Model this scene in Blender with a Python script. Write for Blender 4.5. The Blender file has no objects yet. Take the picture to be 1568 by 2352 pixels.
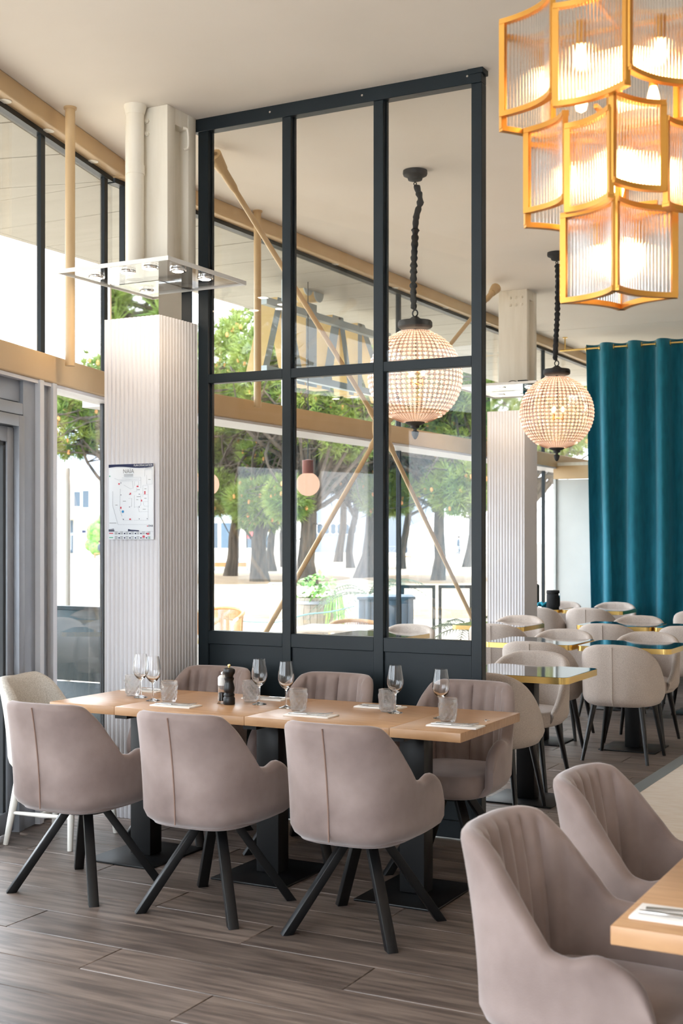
import bpy, bmesh, math, random
import numpy as np
from mathutils import Vector, Matrix
random.seed(7); rng = np.random.default_rng(7)
PI = math.pi
scn = bpy.context.scene
COL = scn.collection

# ------------------------------------------------------------------ camera, sky, exposure
CAM_H = 1.55; YAW = math.radians(28); FPX = 2950.0; HORIZ = 1235.0
cd = bpy.data.cameras.new('camera'); cam = bpy.data.objects.new('camera', cd); COL.objects.link(cam)
cd.sensor_fit = 'HORIZONTAL'; cd.sensor_width = 24.0; cd.sensor_height = 36.0
cd.lens = FPX / 1568 * 24.0
cd.shift_y = (HORIZ - 1176) / 1568
cd.clip_start = 0.05; cd.clip_end = 600
cam.location = (0, 0, CAM_H); cam.rotation_euler = (PI / 2, 0, YAW)
cd.dof.use_dof = True; cd.dof.focus_distance = 6.3; cd.dof.aperture_fstop = 5.6
scn.camera = cam
W = bpy.data.worlds.new('overcast_sky'); scn.world = W; W.use_nodes = True
bgn = W.node_tree.nodes['Background']; bgn.inputs[0].default_value = (0.85, 0.925, 1.0, 1); bgn.inputs[1].default_value = 1.9
scn.view_settings.view_transform = 'Standard'; scn.view_settings.look = 'None'
scn.view_settings.gamma = 1.0; scn.view_settings.use_curve_mapping = False
scn.view_settings.exposure = 2.1
scn.cycles.use_denoising = True
scn.cycles.max_bounces = 8; scn.cycles.diffuse_bounces = 4; scn.cycles.glossy_bounces = 4
scn.cycles.use_adaptive_sampling = True; scn.cycles.adaptive_threshold = 0.04
scn.cycles.transmission_bounces = 8; scn.cycles.transparent_max_bounces = 32
scn.cycles.sample_clamp_indirect = 6.0; scn.cycles.caustics_reflective = False; scn.cycles.caustics_refractive = False
FWD = (-math.sin(YAW), math.cos(YAW)); RGT = (math.cos(YAW), math.sin(YAW))
def cpos(px, Z):
    """plan position of something seen in image column px, Z metres into the scene"""
    X = (px - 784) / FPX * Z
    return (X * RGT[0] + Z * FWD[0], X * RGT[1] + Z * FWD[1])
def czed(py, Z): return CAM_H + (HORIZ - py) * Z / FPX

# ------------------------------------------------------------------ materials
MATS = {}
def srgb(r, g, b):
    f = lambda c: (c / 255 / 12.92) if c / 255 <= 0.04045 else ((c / 255 + 0.055) / 1.055) ** 2.4
    return (f(r), f(g), f(b), 1)
def newmat(name):
    m = bpy.data.materials.new(name); m.use_nodes = True; MATS[name] = m
    return m, m.node_tree.nodes, m.node_tree.links
def pmat(name, col, rough=0.6, metal=0.0, sheen=0.0, col2=None, nscale=8.0, stretch=(1, 1, 1), bump=0.0, bscale=200.0, spec=0.5, coat=0.0, rand=0.0, detail=4, lo=0.35, hi=0.7, sheencol=None, space='Object'):
    m, N, L = newmat(name); b = N['Principled BSDF']
    b.inputs['Base Color'].default_value = col; b.inputs['Roughness'].default_value = rough
    b.inputs['Metallic'].default_value = metal; b.inputs['Specular IOR Level'].default_value = spec
    b.inputs['Coat Weight'].default_value = coat; b.inputs['Coat Roughness'].default_value = 0.05
    if sheen:
        b.inputs['Sheen Weight'].default_value = sheen; b.inputs['Sheen Roughness'].default_value = 0.4
        b.inputs['Sheen Tint'].default_value = sheencol or (1, 1, 1, 1)
    vec = None
    if col2 is not None or bump:
        tc = N.new('ShaderNodeTexCoord'); mp = N.new('ShaderNodeMapping'); L.new(tc.outputs[space], mp.inputs[0])
        mp.inputs['Scale'].default_value = stretch; vec = mp.outputs[0]
        if rand:
            oi = N.new('ShaderNodeObjectInfo'); mm = N.new('ShaderNodeVectorMath'); mm.operation = 'ADD'
            cx = N.new('ShaderNodeMath'); cx.operation = 'MULTIPLY'; cx.inputs[1].default_value = 37.0
            L.new(oi.outputs['Random'], cx.inputs[0]); L.new(mp.outputs[0], mm.inputs[0]); L.new(cx.outputs[0], mm.inputs[1]); vec = mm.outputs[0]
    if col2 is not None:
        n = N.new('ShaderNodeTexNoise'); n.inputs['Scale'].default_value = nscale; n.inputs['Detail'].default_value = detail
        L.new(vec, n.inputs['Vector'])
        r = N.new('ShaderNodeValToRGB'); r.color_ramp.elements[0].position = lo; r.color_ramp.elements[1].position = hi
        r.color_ramp.elements[0].color = col; r.color_ramp.elements[1].color = col2
        L.new(n.outputs['Fac'], r.inputs[0]); out = r.outputs[0]
        if rand:
            hs = N.new('ShaderNodeHueSaturation'); mr = N.new('ShaderNodeMapRange')
            mr.inputs[3].default_value = 1 - rand; mr.inputs[4].default_value = 1 + rand
            L.new(oi.outputs['Random'], mr.inputs[0]); L.new(mr.outputs[0], hs.inputs['Value']); L.new(out, hs.inputs['Color']); out = hs.outputs[0]
        L.new(out, b.inputs['Base Color'])
    if bump:
        n2 = N.new('ShaderNodeTexNoise'); n2.inputs['Scale'].default_value = bscale; n2.inputs['Detail'].default_value = 2
        L.new(vec, n2.inputs['Vector']); bp = N.new('ShaderNodeBump'); bp.inputs['Strength'].default_value = bump; bp.inputs['Distance'].default_value = 0.002
        L.new(n2.outputs['Fac'], bp.inputs['Height']); L.new(bp.outputs[0], b.inputs['Normal'])
    return m
def emat(name, col, strength):
    m, N, L = newmat(name); N.remove(N['Principled BSDF'])
    e = N.new('ShaderNodeEmission'); e.inputs[0].default_value = col; e.inputs[1].default_value = strength
    L.new(e.outputs[0], N['Material Output'].inputs[0]); return m
def panemat(name, base=0.04, edge=0.6, tint=(1, 1, 1, 1)):
    """thin clear glass: straight-through light plus a mirror reflection growing to grazing angles"""
    m, N, L = newmat(name); N.remove(N['Principled BSDF'])
    t = N.new('ShaderNodeBsdfTransparent'); t.inputs[0].default_value = tint
    g = N.new('ShaderNodeBsdfGlossy'); g.inputs['Roughness'].default_value = 0.0
    lw = N.new('ShaderNodeLayerWeight'); lw.inputs[0].default_value = 0.5
    pw = N.new('ShaderNodeMath'); pw.operation = 'POWER'; pw.inputs[1].default_value = 3.5; L.new(lw.outputs['Facing'], pw.inputs[0])
    ma = N.new('ShaderNodeMath'); ma.operation = 'MULTIPLY_ADD'; ma.inputs[1].default_value = edge; ma.inputs[2].default_value = base; ma.use_clamp = True
    L.new(pw.outputs[0], ma.inputs[0])
    mx = N.new('ShaderNodeMixShader'); L.new(ma.outputs[0], mx.inputs[0]); L.new(t.outputs[0], mx.inputs[1]); L.new(g.outputs[0], mx.inputs[2])
    L.new(mx.outputs[0], N['Material Output'].inputs[0]); return m
def crystalmat(name, col, diff=0.35, gl=0.3, rough=0.08):
    """small cut glass: some light straight through, some mirrored, some scattered"""
    m, N, L = newmat(name); N.remove(N['Principled BSDF'])
    t = N.new('ShaderNodeBsdfTransparent'); g = N.new('ShaderNodeBsdfGlossy'); g.inputs['Roughness'].default_value = rough
    tr = N.new('ShaderNodeBsdfTranslucent'); tr.inputs[0].default_value = col; t.inputs[0].default_value = (0.97, 0.96, 0.95, 1)
    a = N.new('ShaderNodeMixShader'); a.inputs[0].default_value = gl; L.new(t.outputs[0], a.inputs[1]); L.new(g.outputs[0], a.inputs[2])
    b = N.new('ShaderNodeMixShader'); b.inputs[0].default_value = diff; L.new(a.outputs[0], b.inputs[1]); L.new(tr.outputs[0], b.inputs[2])
    L.new(b.outputs[0], N['Material Output'].inputs[0]); return m
def glassmat(name):
    m, N, L = newmat(name); N.remove(N['Principled BSDF'])
    g = N.new('ShaderNodeBsdfGlass'); g.inputs['IOR'].default_value = 1.45; g.inputs['Roughness'].default_value = 0.0
    L.new(g.outputs[0], N['Material Output'].inputs[0]); return m

pmat('ceiling', srgb(236, 228, 218), 0.85, col2=srgb(233, 224, 213), nscale=1.5)
pmat('gold_paint', srgb(208, 178, 136), 0.45, col2=srgb(201, 170, 127), nscale=3)
pmat('cream_paint', srgb(240, 233, 218), 0.55, col2=srgb(232, 224, 207), nscale=4, stretch=(6, 6, .6))
pmat('white_cladding', srgb(214, 214, 218), 0.5, col2=srgb(210, 209, 213), nscale=2)
pmat('dark_steel', srgb(22, 33, 39), 0.45, col2=srgb(19, 29, 35), nscale=3, spec=.35)
pmat('black_steel', srgb(12, 13, 15), 0.42, col2=srgb(9, 10, 12), nscale=6, spec=.35)
pmat('black_iron', srgb(40, 40, 42), 0.7, col2=srgb(28, 28, 30), nscale=30, bump=.5, bscale=120)
pmat('grey_aluminium', srgb(150, 155, 163), 0.38, metal=0.35, col2=srgb(143, 148, 156), nscale=5)
pmat('light_aluminium', srgb(205, 206, 210), 0.4, metal=0.2)
pmat('gasket', srgb(28, 34, 40), 0.5)
pmat('mirror', (0.86, 0.86, 0.84, 1), 0.02, metal=1.0)
pmat('chrome', (0.75, 0.75, 0.76, 1), 0.12, metal=1.0)
pmat('steel_cutlery', (0.62, 0.61, 0.6, 1), 0.18, metal=1.0)
pmat('brass', srgb(232, 198, 122), 0.26, metal=1.0)
pmat('brass_brushed', srgb(202, 144, 62), 0.42, metal=0.75, col2=srgb(210, 154, 72), nscale=4)
pmat('velvet', srgb(158, 141, 136), 0.75, sheen=0.55, col2=srgb(124, 108, 103), nscale=4.2, bump=.25, bscale=350, lo=.36, hi=.72, sheencol=(1, .96, .97, 1), spec=.2)
pmat('velvet_thread', srgb(138, 112, 100), 0.8)
pmat('beige_weave', srgb(198, 186, 177), 0.9, sheen=0.25, col2=srgb(172, 159, 150), nscale=220, bump=.4, bscale=420, spec=.2)
pmat('boucle', srgb(214, 210, 203), 0.95, sheen=0.3, col2=srgb(186, 180, 171), nscale=160, bump=.9, bscale=260, spec=.2)
pmat('white_lacquer', srgb(232, 229, 222), 0.4)
pmat('oak_top', srgb(196, 154, 114), 0.34, col2=srgb(178, 134, 94), nscale=3.0, stretch=(2, 22, 8), rand=.06, detail=6)
pmat('marble_top', srgb(26, 30, 34), 0.06, col2=srgb(66, 72, 76), nscale=5, lo=.45, hi=.8, coat=.6, spec=.6)
pmat('plank', srgb(88, 77, 71), 0.42, col2=srgb(132, 117, 108), nscale=2.6, stretch=(1.2, 13, 1), rand=.18, detail=9, bump=.25, bscale=18, lo=.36, hi=.66)
pmat('stone_floor', srgb(250, 240, 228), 0.3, col2=srgb(238, 222, 204), nscale=9, stretch=(1, 4, 1))
pmat('floor_trim', srgb(150, 158, 160), 0.35, metal=.4)
pmat('teal_velvet', srgb(28, 114, 134), 0.7, sheen=1.0, col2=srgb(22, 98, 118), nscale=30, stretch=(1, 1, .2), sheencol=(.45, .8, .95, 1), spec=.2)
pmat('panel_white', srgb(214, 218, 216), 0.4, col2=srgb(204, 208, 206), nscale=2)
pmat('black_fabric', srgb(26, 27, 30), 0.9, col2=srgb(36, 37, 40), nscale=120)
pmat('teal_cloth', srgb(20, 130, 150), 0.85)
pmat('black_wood', srgb(12, 12, 14), 0.32, col2=srgb(18, 18, 20), nscale=12, spec=.4)
pmat('white_plastic', srgb(235, 234, 230), 0.35)
pmat('napkin', srgb(244, 240, 236), 0.9)
pmat('print_white', srgb(228, 234, 240), 0.35)
pmat('print_navy', srgb(26, 36, 76), 0.4)
pmat('print_grey', srgb(140, 142, 146), 0.5)
pmat('print_line', srgb(172, 178, 186), 0.5)
pmat('print_red', srgb(206, 70, 88), 0.5)
pmat('print_blue', srgb(40, 140, 200), 0.5)
pmat('print_green', srgb(90, 180, 150), 0.5)
pmat('soffit_board', srgb(166, 163, 153), 0.6, col2=srgb(158, 154, 143), nscale=2, stretch=(1, 5, 1))
pmat('sign_back', srgb(178, 192, 198), 0.5, metal=.2)
pmat('sign_gold', srgb(204, 176, 118), 0.5)
pmat('ground', srgb(190, 178, 160), 0.9, col2=srgb(172, 156, 134), nscale=.35, lo=.45, hi=.75)
pmat('mulch', srgb(128, 104, 78), 0.95, col2=srgb(156, 132, 102), nscale=2.0)
pmat('bark', srgb(82, 71, 60), 0.95, col2=srgb(44, 39, 34), nscale=7, stretch=(1, 1, .25), bump=1.0, bscale=14)
pmat('needle', srgb(76, 108, 42), 0.6, col2=srgb(158, 170, 80), nscale=1.1, lo=.3, hi=.75)
pmat('needle_shaded', srgb(40, 56, 38), 0.7, col2=srgb(66, 80, 50), nscale=.8)  # needles with the shade under the canopy put into their colour
pmat('pine_cone', srgb(204, 140, 84), 0.8)
pmat('leaf', srgb(70, 130, 60), 0.5, col2=srgb(150, 190, 90), nscale=9)
pmat('house_wall', srgb(236, 232, 222), 0.85)
pmat('pale_render', srgb(122, 130, 142), 0.85); pmat('palm_leaf', srgb(52, 70, 52), .5, col2=srgb(84, 100, 70), nscale=6)
pmat('slate_roof', srgb(176, 186, 200), 0.7, col2=srgb(164, 174, 190), nscale=3)
pmat('window_dark', srgb(70, 84, 98), 0.2)
pmat('timber_warm', srgb(196, 138, 86), 0.6, col2=srgb(176, 118, 70), nscale=5, stretch=(1, 8, 1))
pmat('rattan', srgb(208, 166, 116), 0.7, col2=srgb(186, 142, 92), nscale=20)
pmat('blue_boards', srgb(84, 108, 128), 0.55, col2=srgb(72, 94, 114), nscale=4, stretch=(4, 4, .4))
pmat('barrel_wood', srgb(158, 150, 138), 0.85, col2=srgb(120, 112, 102), nscale=6, stretch=(1, 1, .2))
pmat('rope', srgb(128, 166, 168), 0.8); pmat('rail_green', srgb(160, 170, 156), 0.6)
pmat('terracotta', srgb(120, 66, 54), 0.6)
pmat('coat_dark', srgb(70, 82, 98), 0.9); pmat('skin', srgb(206, 164, 140), 0.6); pmat('trouser', srgb(60, 66, 78), 0.9); pmat('hair', srgb(60, 48, 40), 0.8)
pmat('dark_screen', srgb(38, 52, 58), 0.25)
pmat('parasol_cloth', srgb(238, 234, 228), 0.9)
pmat('red_paint', srgb(200, 80, 80), .5)
pmat('candle_white', srgb(244, 238, 226), .5)
panemat('pane', 0.035, 0.55)
panemat('partition_glass', 0.02, 0.35, (0.985, 0.99, 0.985, 1))
panemat('acrylic', 0.10, 0.75, (0.97, 0.97, 0.97, 1))
def rodmat(name):
    m, N, L = newmat(name); N.remove(N['Principled BSDF'])
    g = N.new('ShaderNodeBsdfGlass'); g.inputs['IOR'].default_value = 1.42; g.inputs['Roughness'].default_value = 0.03
    t = N.new('ShaderNodeBsdfTransparent'); mx = N.new('ShaderNodeMixShader'); mx.inputs[0].default_value = .55
    L.new(t.outputs[0], mx.inputs[1]); L.new(g.outputs[0], mx.inputs[2]); L.new(mx.outputs[0], N['Material Output'].inputs[0])
rodmat('glass_rod')
crystalmat('crystal', (1.0, 0.88, 0.84, 1), 0.45, 0.35, .05)
pmat('cage_wire', srgb(188, 152, 130), 0.5, metal=.4)
glassmat('drinking_glass')
def cutmat(name):
    m, N, L = newmat(name); N.remove(N['Principled BSDF'])
    g = N.new('ShaderNodeBsdfGlass'); g.inputs['IOR'].default_value = 1.4; t = N.new('ShaderNodeBsdfTransparent'); w = N.new('ShaderNodeBsdfTranslucent')
    a = N.new('ShaderNodeMixShader'); a.inputs[0].default_value = .5; L.new(t.outputs[0], a.inputs[1]); L.new(g.outputs[0], a.inputs[2])
    b = N.new('ShaderNodeMixShader'); b.inputs[0].default_value = .17; L.new(a.outputs[0], b.inputs[1]); L.new(w.outputs[0], b.inputs[2])
    L.new(b.outputs[0], N['Material Output'].inputs[0])
cutmat('cut_glass')
emat('bulb', (1.0, 0.58, 0.26, 1), 3.2)
emat('led', (1.0, 0.82, 0.6, 1), 25.0)
emat('reflection_glow', (1.0, 0.62, 0.44, 1), 0.32)  # glow of the added globes that stand in for a lamp reflection

# ------------------------------------------------------------------ mesh helpers
class MB:
    def __init__(s): s.v = []; s.f = []; s.m = []
    def add(s, verts, faces, mi=0):
        o = len(s.v); s.v += [tuple(p) for p in verts]; s.f += [tuple(i + o for i in f) for f in faces]; s.m += [mi] * len(faces); return s
    def box(s, x0, x1, y0, y1, z0, z1, mi=0):
        return s.add([(x0, y0, z0), (x1, y0, z0), (x1, y1, z0), (x0, y1, z0), (x0, y0, z1), (x1, y0, z1), (x1, y1, z1), (x0, y1, z1)],
                     [(0, 3, 2, 1), (4, 5, 6, 7), (0, 1, 5, 4), (1, 2, 6, 5), (2, 3, 7, 6), (3, 0, 4, 7)], mi)
    def prism(s, poly, z0, z1, mi=0):
        n = len(poly)
        a = sum(poly[i][0] * poly[(i + 1) % n][1] - poly[(i + 1) % n][0] * poly[i][1] for i in range(n))
        if a < 0: poly = poly[::-1]
        return s.add([(p[0], p[1], z0) for p in poly] + [(p[0], p[1], z1) for p in poly],
                     [tuple(range(n - 1, -1, -1)), tuple(range(n, 2 * n))] + [(i, (i + 1) % n, n + (i + 1) % n, n + i) for i in range(n)], mi)
    def hull8(s, a, b, mi=0):
        """box from bottom ring a (4 pts) to top ring b (4 pts)"""
        return s.add(list(a) + list(b), [(0, 3, 2, 1), (4, 5, 6, 7)] + [(i, (i + 1) % 4, 4 + (i + 1) % 4, 4 + i) for i in range(4)], mi)
    def bar(s, p, q, w, h=None, up=(0, 0, 1), mi=0):
        p = Vector(p); q = Vector(q); d = (q - p).normalized(); u = Vector(up)
        if abs(d.dot(u)) > .99: u = Vector((1, 0, 0))
        r = d.cross(u).normalized(); t = r.cross(d); h = h or w
        a = [p + r * (sx * w / 2) + t * (sy * h / 2) for sx, sy in ((-1, -1), (1, -1), (1, 1), (-1, 1))]
        return s.hull8(a, [x + (q - p) for x in a], mi)
    def tube(s, pts, r, n=8, closed=False, mi=0, cap=True):
        pts = [Vector(p) for p in pts]; k = len(pts); rs = r if isinstance(r, (list, tuple)) else [r] * k
        rings = []; prev = None
        for i, p in enumerate(pts):
            if closed: d = pts[(i + 1) % k] - pts[i - 1]
            else: d = pts[min(i + 1, k - 1)] - pts[max(i - 1, 0)]
            d.normalize()
            if prev is None:
                u = Vector((0, 0, 1)) if abs(d.z) < .9 else Vector((1, 0, 0)); a = d.cross(u).normalized()
            else: a = (prev - d * prev.dot(d)).normalized()
            prev = a; b = d.cross(a)
            rings.append([p + (a * math.cos(2 * PI * j / n) + b * math.sin(2 * PI * j / n)) * rs[i] for j in range(n)])
        o = []; fs = []
        for R in rings: o += R
        for i in range(k if closed else k - 1):
            A = i * n; B = ((i + 1) % k) * n
            fs += [(A + j, A + (j + 1) % n, B + (j + 1) % n, B + j) for j in range(n)]
        if not closed and cap: fs += [tuple(range(n - 1, -1, -1)), tuple(range((k - 1) * n, k * n))]
        return s.add(o, fs, mi)
    def lathe(s, prof, n=24, c=(0, 0, 0), mi=0, cap=True):
        o = []; fs = []; k = len(prof)
        for r, z in prof: o += [(c[0] + r * math.cos(2 * PI * j / n), c[1] + r * math.sin(2 * PI * j / n), c[2] + z) for j in range(n)]
        for i in range(k - 1): fs += [(i * n + j, i * n + (j + 1) % n, (i + 1) * n + (j + 1) % n, (i + 1) * n + j) for j in range(n)]
        if cap:
            if prof[0][0] > 1e-4: fs.append(tuple(range(n - 1, -1, -1)))
            if prof[-1][0] > 1e-4: fs.append(tuple(range((k - 1) * n, k * n)))
        return s.add(o, fs, mi)
    def disc(s, c, nrm, r, t, n=20, mi=0):
        c = Vector(c); d = Vector(nrm).normalized(); return s.tube([c - d * t / 2, c + d * t / 2], r, n, mi=mi)
    def rings(s, R, closed=True, cap0=True, cap1=True, mi=0):
        n = len(R[0]); o = []; fs = []
        for r in R: o += [tuple(p) for p in r]
        for i in range(len(R) - 1):
            for j in range(n if closed else n - 1):
                fs.append((i * n + j, i * n + (j + 1) % n, (i + 1) * n + (j + 1) % n, (i + 1) * n + j))
        if cap0: fs.append(tuple(range(n - 1, -1, -1)))
        if cap1: fs.append(tuple(range((len(R) - 1) * n, len(R) * n)))
        return s.add(o, fs, mi)
    def sphere(s, c, r, n=12, m=8, sc=(1, 1, 1), mi=0):
        prof = [(r * math.sin(PI * i / m), -r * math.cos(PI * i / m)) for i in range(m + 1)]
        k = len(s.v); s.lathe(prof, n, (0, 0, 0), mi, cap=False)
        for i in range(k, len(s.v)):
            x, y, z = s.v[i]; s.v[i] = (c[0] + x * sc[0], c[1] + y * sc[1], c[2] + z * sc[2])
        return s
    def xf(s, M):
        s.v = [tuple(M @ Vector(p)) for p in s.v]; return s

def tag(o, label=None, cat=None, group=None, kind=None):
    if label: o['label'] = label
    if cat: o['category'] = cat
    if group: o['group'] = group
    if kind: o['kind'] = kind
    return o
def mesh_of(name, mb, mats, bevel=0.0, seg=2, smooth=40):
    me = bpy.data.meshes.new(name); me.from_pydata(mb.v, [], mb.f)
    if isinstance(mats, str): mats = [mats]
    for m in mats: me.materials.append(MATS[m])
    bm = bmesh.new(); bm.from_mesh(me)
    for i, f in enumerate(bm.faces):
        if len(mb.m) == len(bm.faces): f.material_index = mb.m[i]
    bmesh.ops.remove_doubles(bm, verts=bm.verts, dist=1e-6)
    bmesh.ops.recalc_face_normals(bm, faces=bm.faces)
    if bevel:
        es = [e for e in bm.edges if len(e.link_faces) == 2 and e.calc_face_angle(0) > math.radians(35)]
        bmesh.ops.bevel(bm, geom=es, offset=bevel, segments=seg, profile=.5, affect='EDGES', clamp_overlap=True)
    for f in bm.faces: f.smooth = bool(smooth)
    bm.to_mesh(me); bm.free()
    if smooth: me.set_sharp_from_angle(angle=math.radians(smooth))
    me.update(); return me
def mk(name, mb, mats, parent=None, bevel=0.0, seg=2, smooth=40, label=None, cat=None, group=None, kind=None, me=None, keep=False):
    """one mesh object; a top-level one gets its origin at its base"""
    me = me or mesh_of(name, mb, mats, bevel, seg, smooth)
    o = bpy.data.objects.new(name, me); COL.objects.link(o)
    if parent is not None: o.parent = parent
    elif not keep and len(me.vertices):
        co = np.empty(len(me.vertices) * 3); me.vertices.foreach_get('co', co); co = co.reshape(-1, 3)
        c = (co.min(0) + co.max(0)) / 2; c[2] = co[:, 2].min()
        me.transform(Matrix.Translation(-Vector(c))); o.location = c
    return tag(o, label, cat, group, kind)
def thing(name, label, cat, loc=(0, 0, 0), rz=0.0, group=None, kind=None):
    o = bpy.data.objects.new(name, None); COL.objects.link(o); o.empty_display_size = .1
    o.location = loc; o.rotation_euler = (0, 0, rz); return tag(o, label, cat, group, kind)
def dup(root, loc, rz, label, group=None, scale=None):
    r = root.copy(); COL.objects.link(r); r.location = loc; r.rotation_euler = (0, 0, rz); r['label'] = label
    if group: r['group'] = group
    if scale: r.scale = scale
    for ch in list(root.children):
        c = ch.copy(); COL.objects.link(c); c.parent = r
        for g in ch.children:
            d = g.copy(); COL.objects.link(d); d.parent = c
    return r
def struct(name, mb, mats, parent=None, **k):
    if parent is None: k['kind'] = 'structure'
    return mk(name, mb, mats, parent, **k)
def light(kind, name, loc, energy, col, size=.05, parent=None, rot=None, **k):
    ld = bpy.data.lights.new(name, kind); ld.energy = energy; ld.color = col
    if kind in ('POINT', 'SPOT'): ld.shadow_soft_size = size
    if kind == 'SPOT': ld.spot_size = k.get('cone', 1.6); ld.spot_blend = .8
    o = bpy.data.objects.new(name, ld); COL.objects.link(o); o.location = loc
    if rot: o.rotation_euler = rot
    if parent is not None: o.parent = parent
    return o
def text_mesh(txt, size, depth, name, align='CENTER'):
    cu = bpy.data.curves.new(name, 'FONT'); cu.body = txt; cu.size = size; cu.extrude = depth; cu.align_x = align; cu.resolution_u = 2
    o = bpy.data.objects.new(name, cu); COL.objects.link(o)
    bpy.context.view_layer.update()
    me = bpy.data.meshes.new_from_object(o.evaluated_get(bpy.context.evaluated_depsgraph_get()))
    bpy.data.objects.remove(o); bpy.data.curves.remove(cu); return me
def catmull(P, n):
    P = [Vector(p) for p in P]; P = [P[0] * 2 - P[1]] + P + [P[-1] * 2 - P[-2]]; out = []
    for i in range(1, len(P) - 2):
        for k in range(n):
            t = k / n; a, b, c, d = P[i - 1], P[i], P[i + 1], P[i + 2]
            out.append(.5 * ((2 * b) + (c - a) * t + (2 * a - 5 * b + 4 * c - d) * t * t + (3 * b - a - 3 * c + d) * t ** 3))
    out.append(P[-2]); return out
def interp(x, xs, ys): return float(np.interp(x, xs, ys))
def sinterp(x, xs, ys):
    """monotone cubic interpolation"""
    n = len(xs); d = [(ys[i + 1] - ys[i]) / (xs[i + 1] - xs[i]) for i in range(n - 1)]
    m = [d[0]] + [0 if d[i - 1] * d[i] <= 0 else 2 * d[i - 1] * d[i] / (d[i - 1] + d[i]) for i in range(1, n - 1)] + [d[-1]]
    i = max(0, min(n - 2, int(np.searchsorted(xs, x)) - 1)); h = xs[i + 1] - xs[i]; t = max(0, min(1, (x - xs[i]) / h))
    return (ys[i] * (2 * t ** 3 - 3 * t * t + 1) + m[i] * h * (t ** 3 - 2 * t * t + t) + ys[i + 1] * (3 * t * t - 2 * t ** 3) + m[i + 1] * h * (t ** 3 - t * t))

# ================================================================== THE SHELL OF THE ROOM
CEIL = 3.93; FX = -5.0                     # ceiling height, inner face of the long glazed front
c0 = Vector((-5.0, 6.5)); ld_ = Vector((.257, -.966)); ln_ = Vector((.966, .257))   # the front bends here
def LF(s, off=0.0): p = c0 + ld_ * s + ln_ * off; return (p.x, p.y)
S_END = 8.2
def lbox(mb, s0, s1, o0, o1, z0, z1, mi=0): return mb.prism([LF(s0, o0), LF(s1, o0), LF(s1, o1), LF(s0, o1)], z0, z1, mi)

# floor slab and its planks
floor = struct('floor', MB().prism([LF(0, -.25), LF(S_END, -.25), (5, LF(S_END, -.25)[1]), (5, 18), (-5.25, 18)], -.12, -.012), 'plank', keep=True)
PW, PL = .255, 1.52
plank_full = mesh_of('plank', MB().box(0, PL - .003, 0, PW - .003, -.012, 0), 'plank', bevel=.0025, seg=1)
y = 2.62 - PW * 2; row = 0
while y < 14.9:
    off = (row * .618 % 1) * PL
    x = -5.6 + off - PL
    while x < -.2:
        xa, xb = x, x + PL
        lim = -2.15 if y > 6.05 else -.2
        if y > 6.5: lo_ = -5.05
        else: lo_ = -5.0 + .266 * (6.5 - y) - .02
        xa = max(xa, lo_); xb = min(xb, lim)
        if xb - xa > .06:
            if abs(xb - xa - PL) < 1e-6: me = plank_full
            else: me = mesh_of('plank', MB().box(0, xb - xa - .003, 0, PW - .003, -.012, 0), 'plank', bevel=.0025, seg=1)
            o = mk('plank', None, None, floor, me=me); o.location = (xa, y, 0)
        x += PL
    y += PW; row += 1
struct('floor_stone_area', MB().box(-2.06, 5, 6.05, 17.5, -.012, .004), 'stone_floor', label='pale beige stone floor beyond the chairs on the right')
struct('trim_1', MB().box(-2.15, -2.06, 6.05, 14.9, -.012, .006), 'floor_trim', label='grey strip between plank floor and stone floor')

# ceiling
struct('ceiling', MB().prism([LF(0, -.3), LF(S_END, -.3), (5, LF(S_END, 0)[1]), (5, 14.18), (-5.3, 14.18)], CEIL, CEIL + .2)
       .box(-5.3, 5, 14.195, 18, CEIL, CEIL + .2), 'ceiling', label='flat cream painted ceiling')
struct('wall_right', MB().box(5, 5.15, -2, 18, 0, CEIL), 'ceiling')
struct('wall_light_block', MB().box(-.9, 5, -2.0, -1.85, 0, CEIL), 'ceiling')  # unseen solid wall, added to cut the light from behind the camera
struct('wall_back', MB().box(-5.0, 5.15, 18, 18.15, 0, CEIL), 'ceiling')

# glazed front: beams
def beam(name, label, z0, z1, depth, o_in=0.0, under='cream_paint'):
    r = thing(name, label, 'beam', kind='structure'); del r['category']
    for nm, mb in (('long_run', MB().box(FX - depth, FX - o_in, 6.5, 18, z0, z1)), ('angled_run', lbox(MB(), 0.0, S_END, -depth, -o_in, z0, z1))):
        mk(nm, mb, 'gold_paint', r, bevel=.012, seg=3)
    return r
bt = beam('trim_2', 'gold painted beam running under the ceiling along the glazing', 3.825, CEIL, .14)
bl = beam('trim_3', 'gold painted horizontal beam at door height along the glazing', 2.405, 2.56, .16)
mk('underside_bounce', MB().box(FX - .34, FX - .012, 6.5, 18, 2.385, 2.404), 'white_cladding', bl)  # white colour stands in for ground bounce on the gold beam's underside
mk('underside_bounce', lbox(MB(), 0.0, S_END, -.16, -.012, 2.385, 2.404), 'white_cladding', bl)
mk('outer_board', MB().box(FX - .34, FX - .161, 6.5, 18, 2.405, 2.55), 'white_cladding', bl)
for y in np.arange(7.1, 14.5, 1.15):
    mk('downlight', MB().lathe([(.03, 0), (.034, -.003), (.032, -.007), (.0, -.006)], 14, (FX - .06, y, 3.827)), 'cream_paint', bt)
for s in (.35, .95, 1.45, 2.1):
    q = LF(s, -.06); mk('downlight', MB().lathe([(.03, 0), (.034, -.003), (.032, -.007), (.0, -.006)], 14, (q[0], q[1], 3.827)), 'cream_paint', bt)

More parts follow.
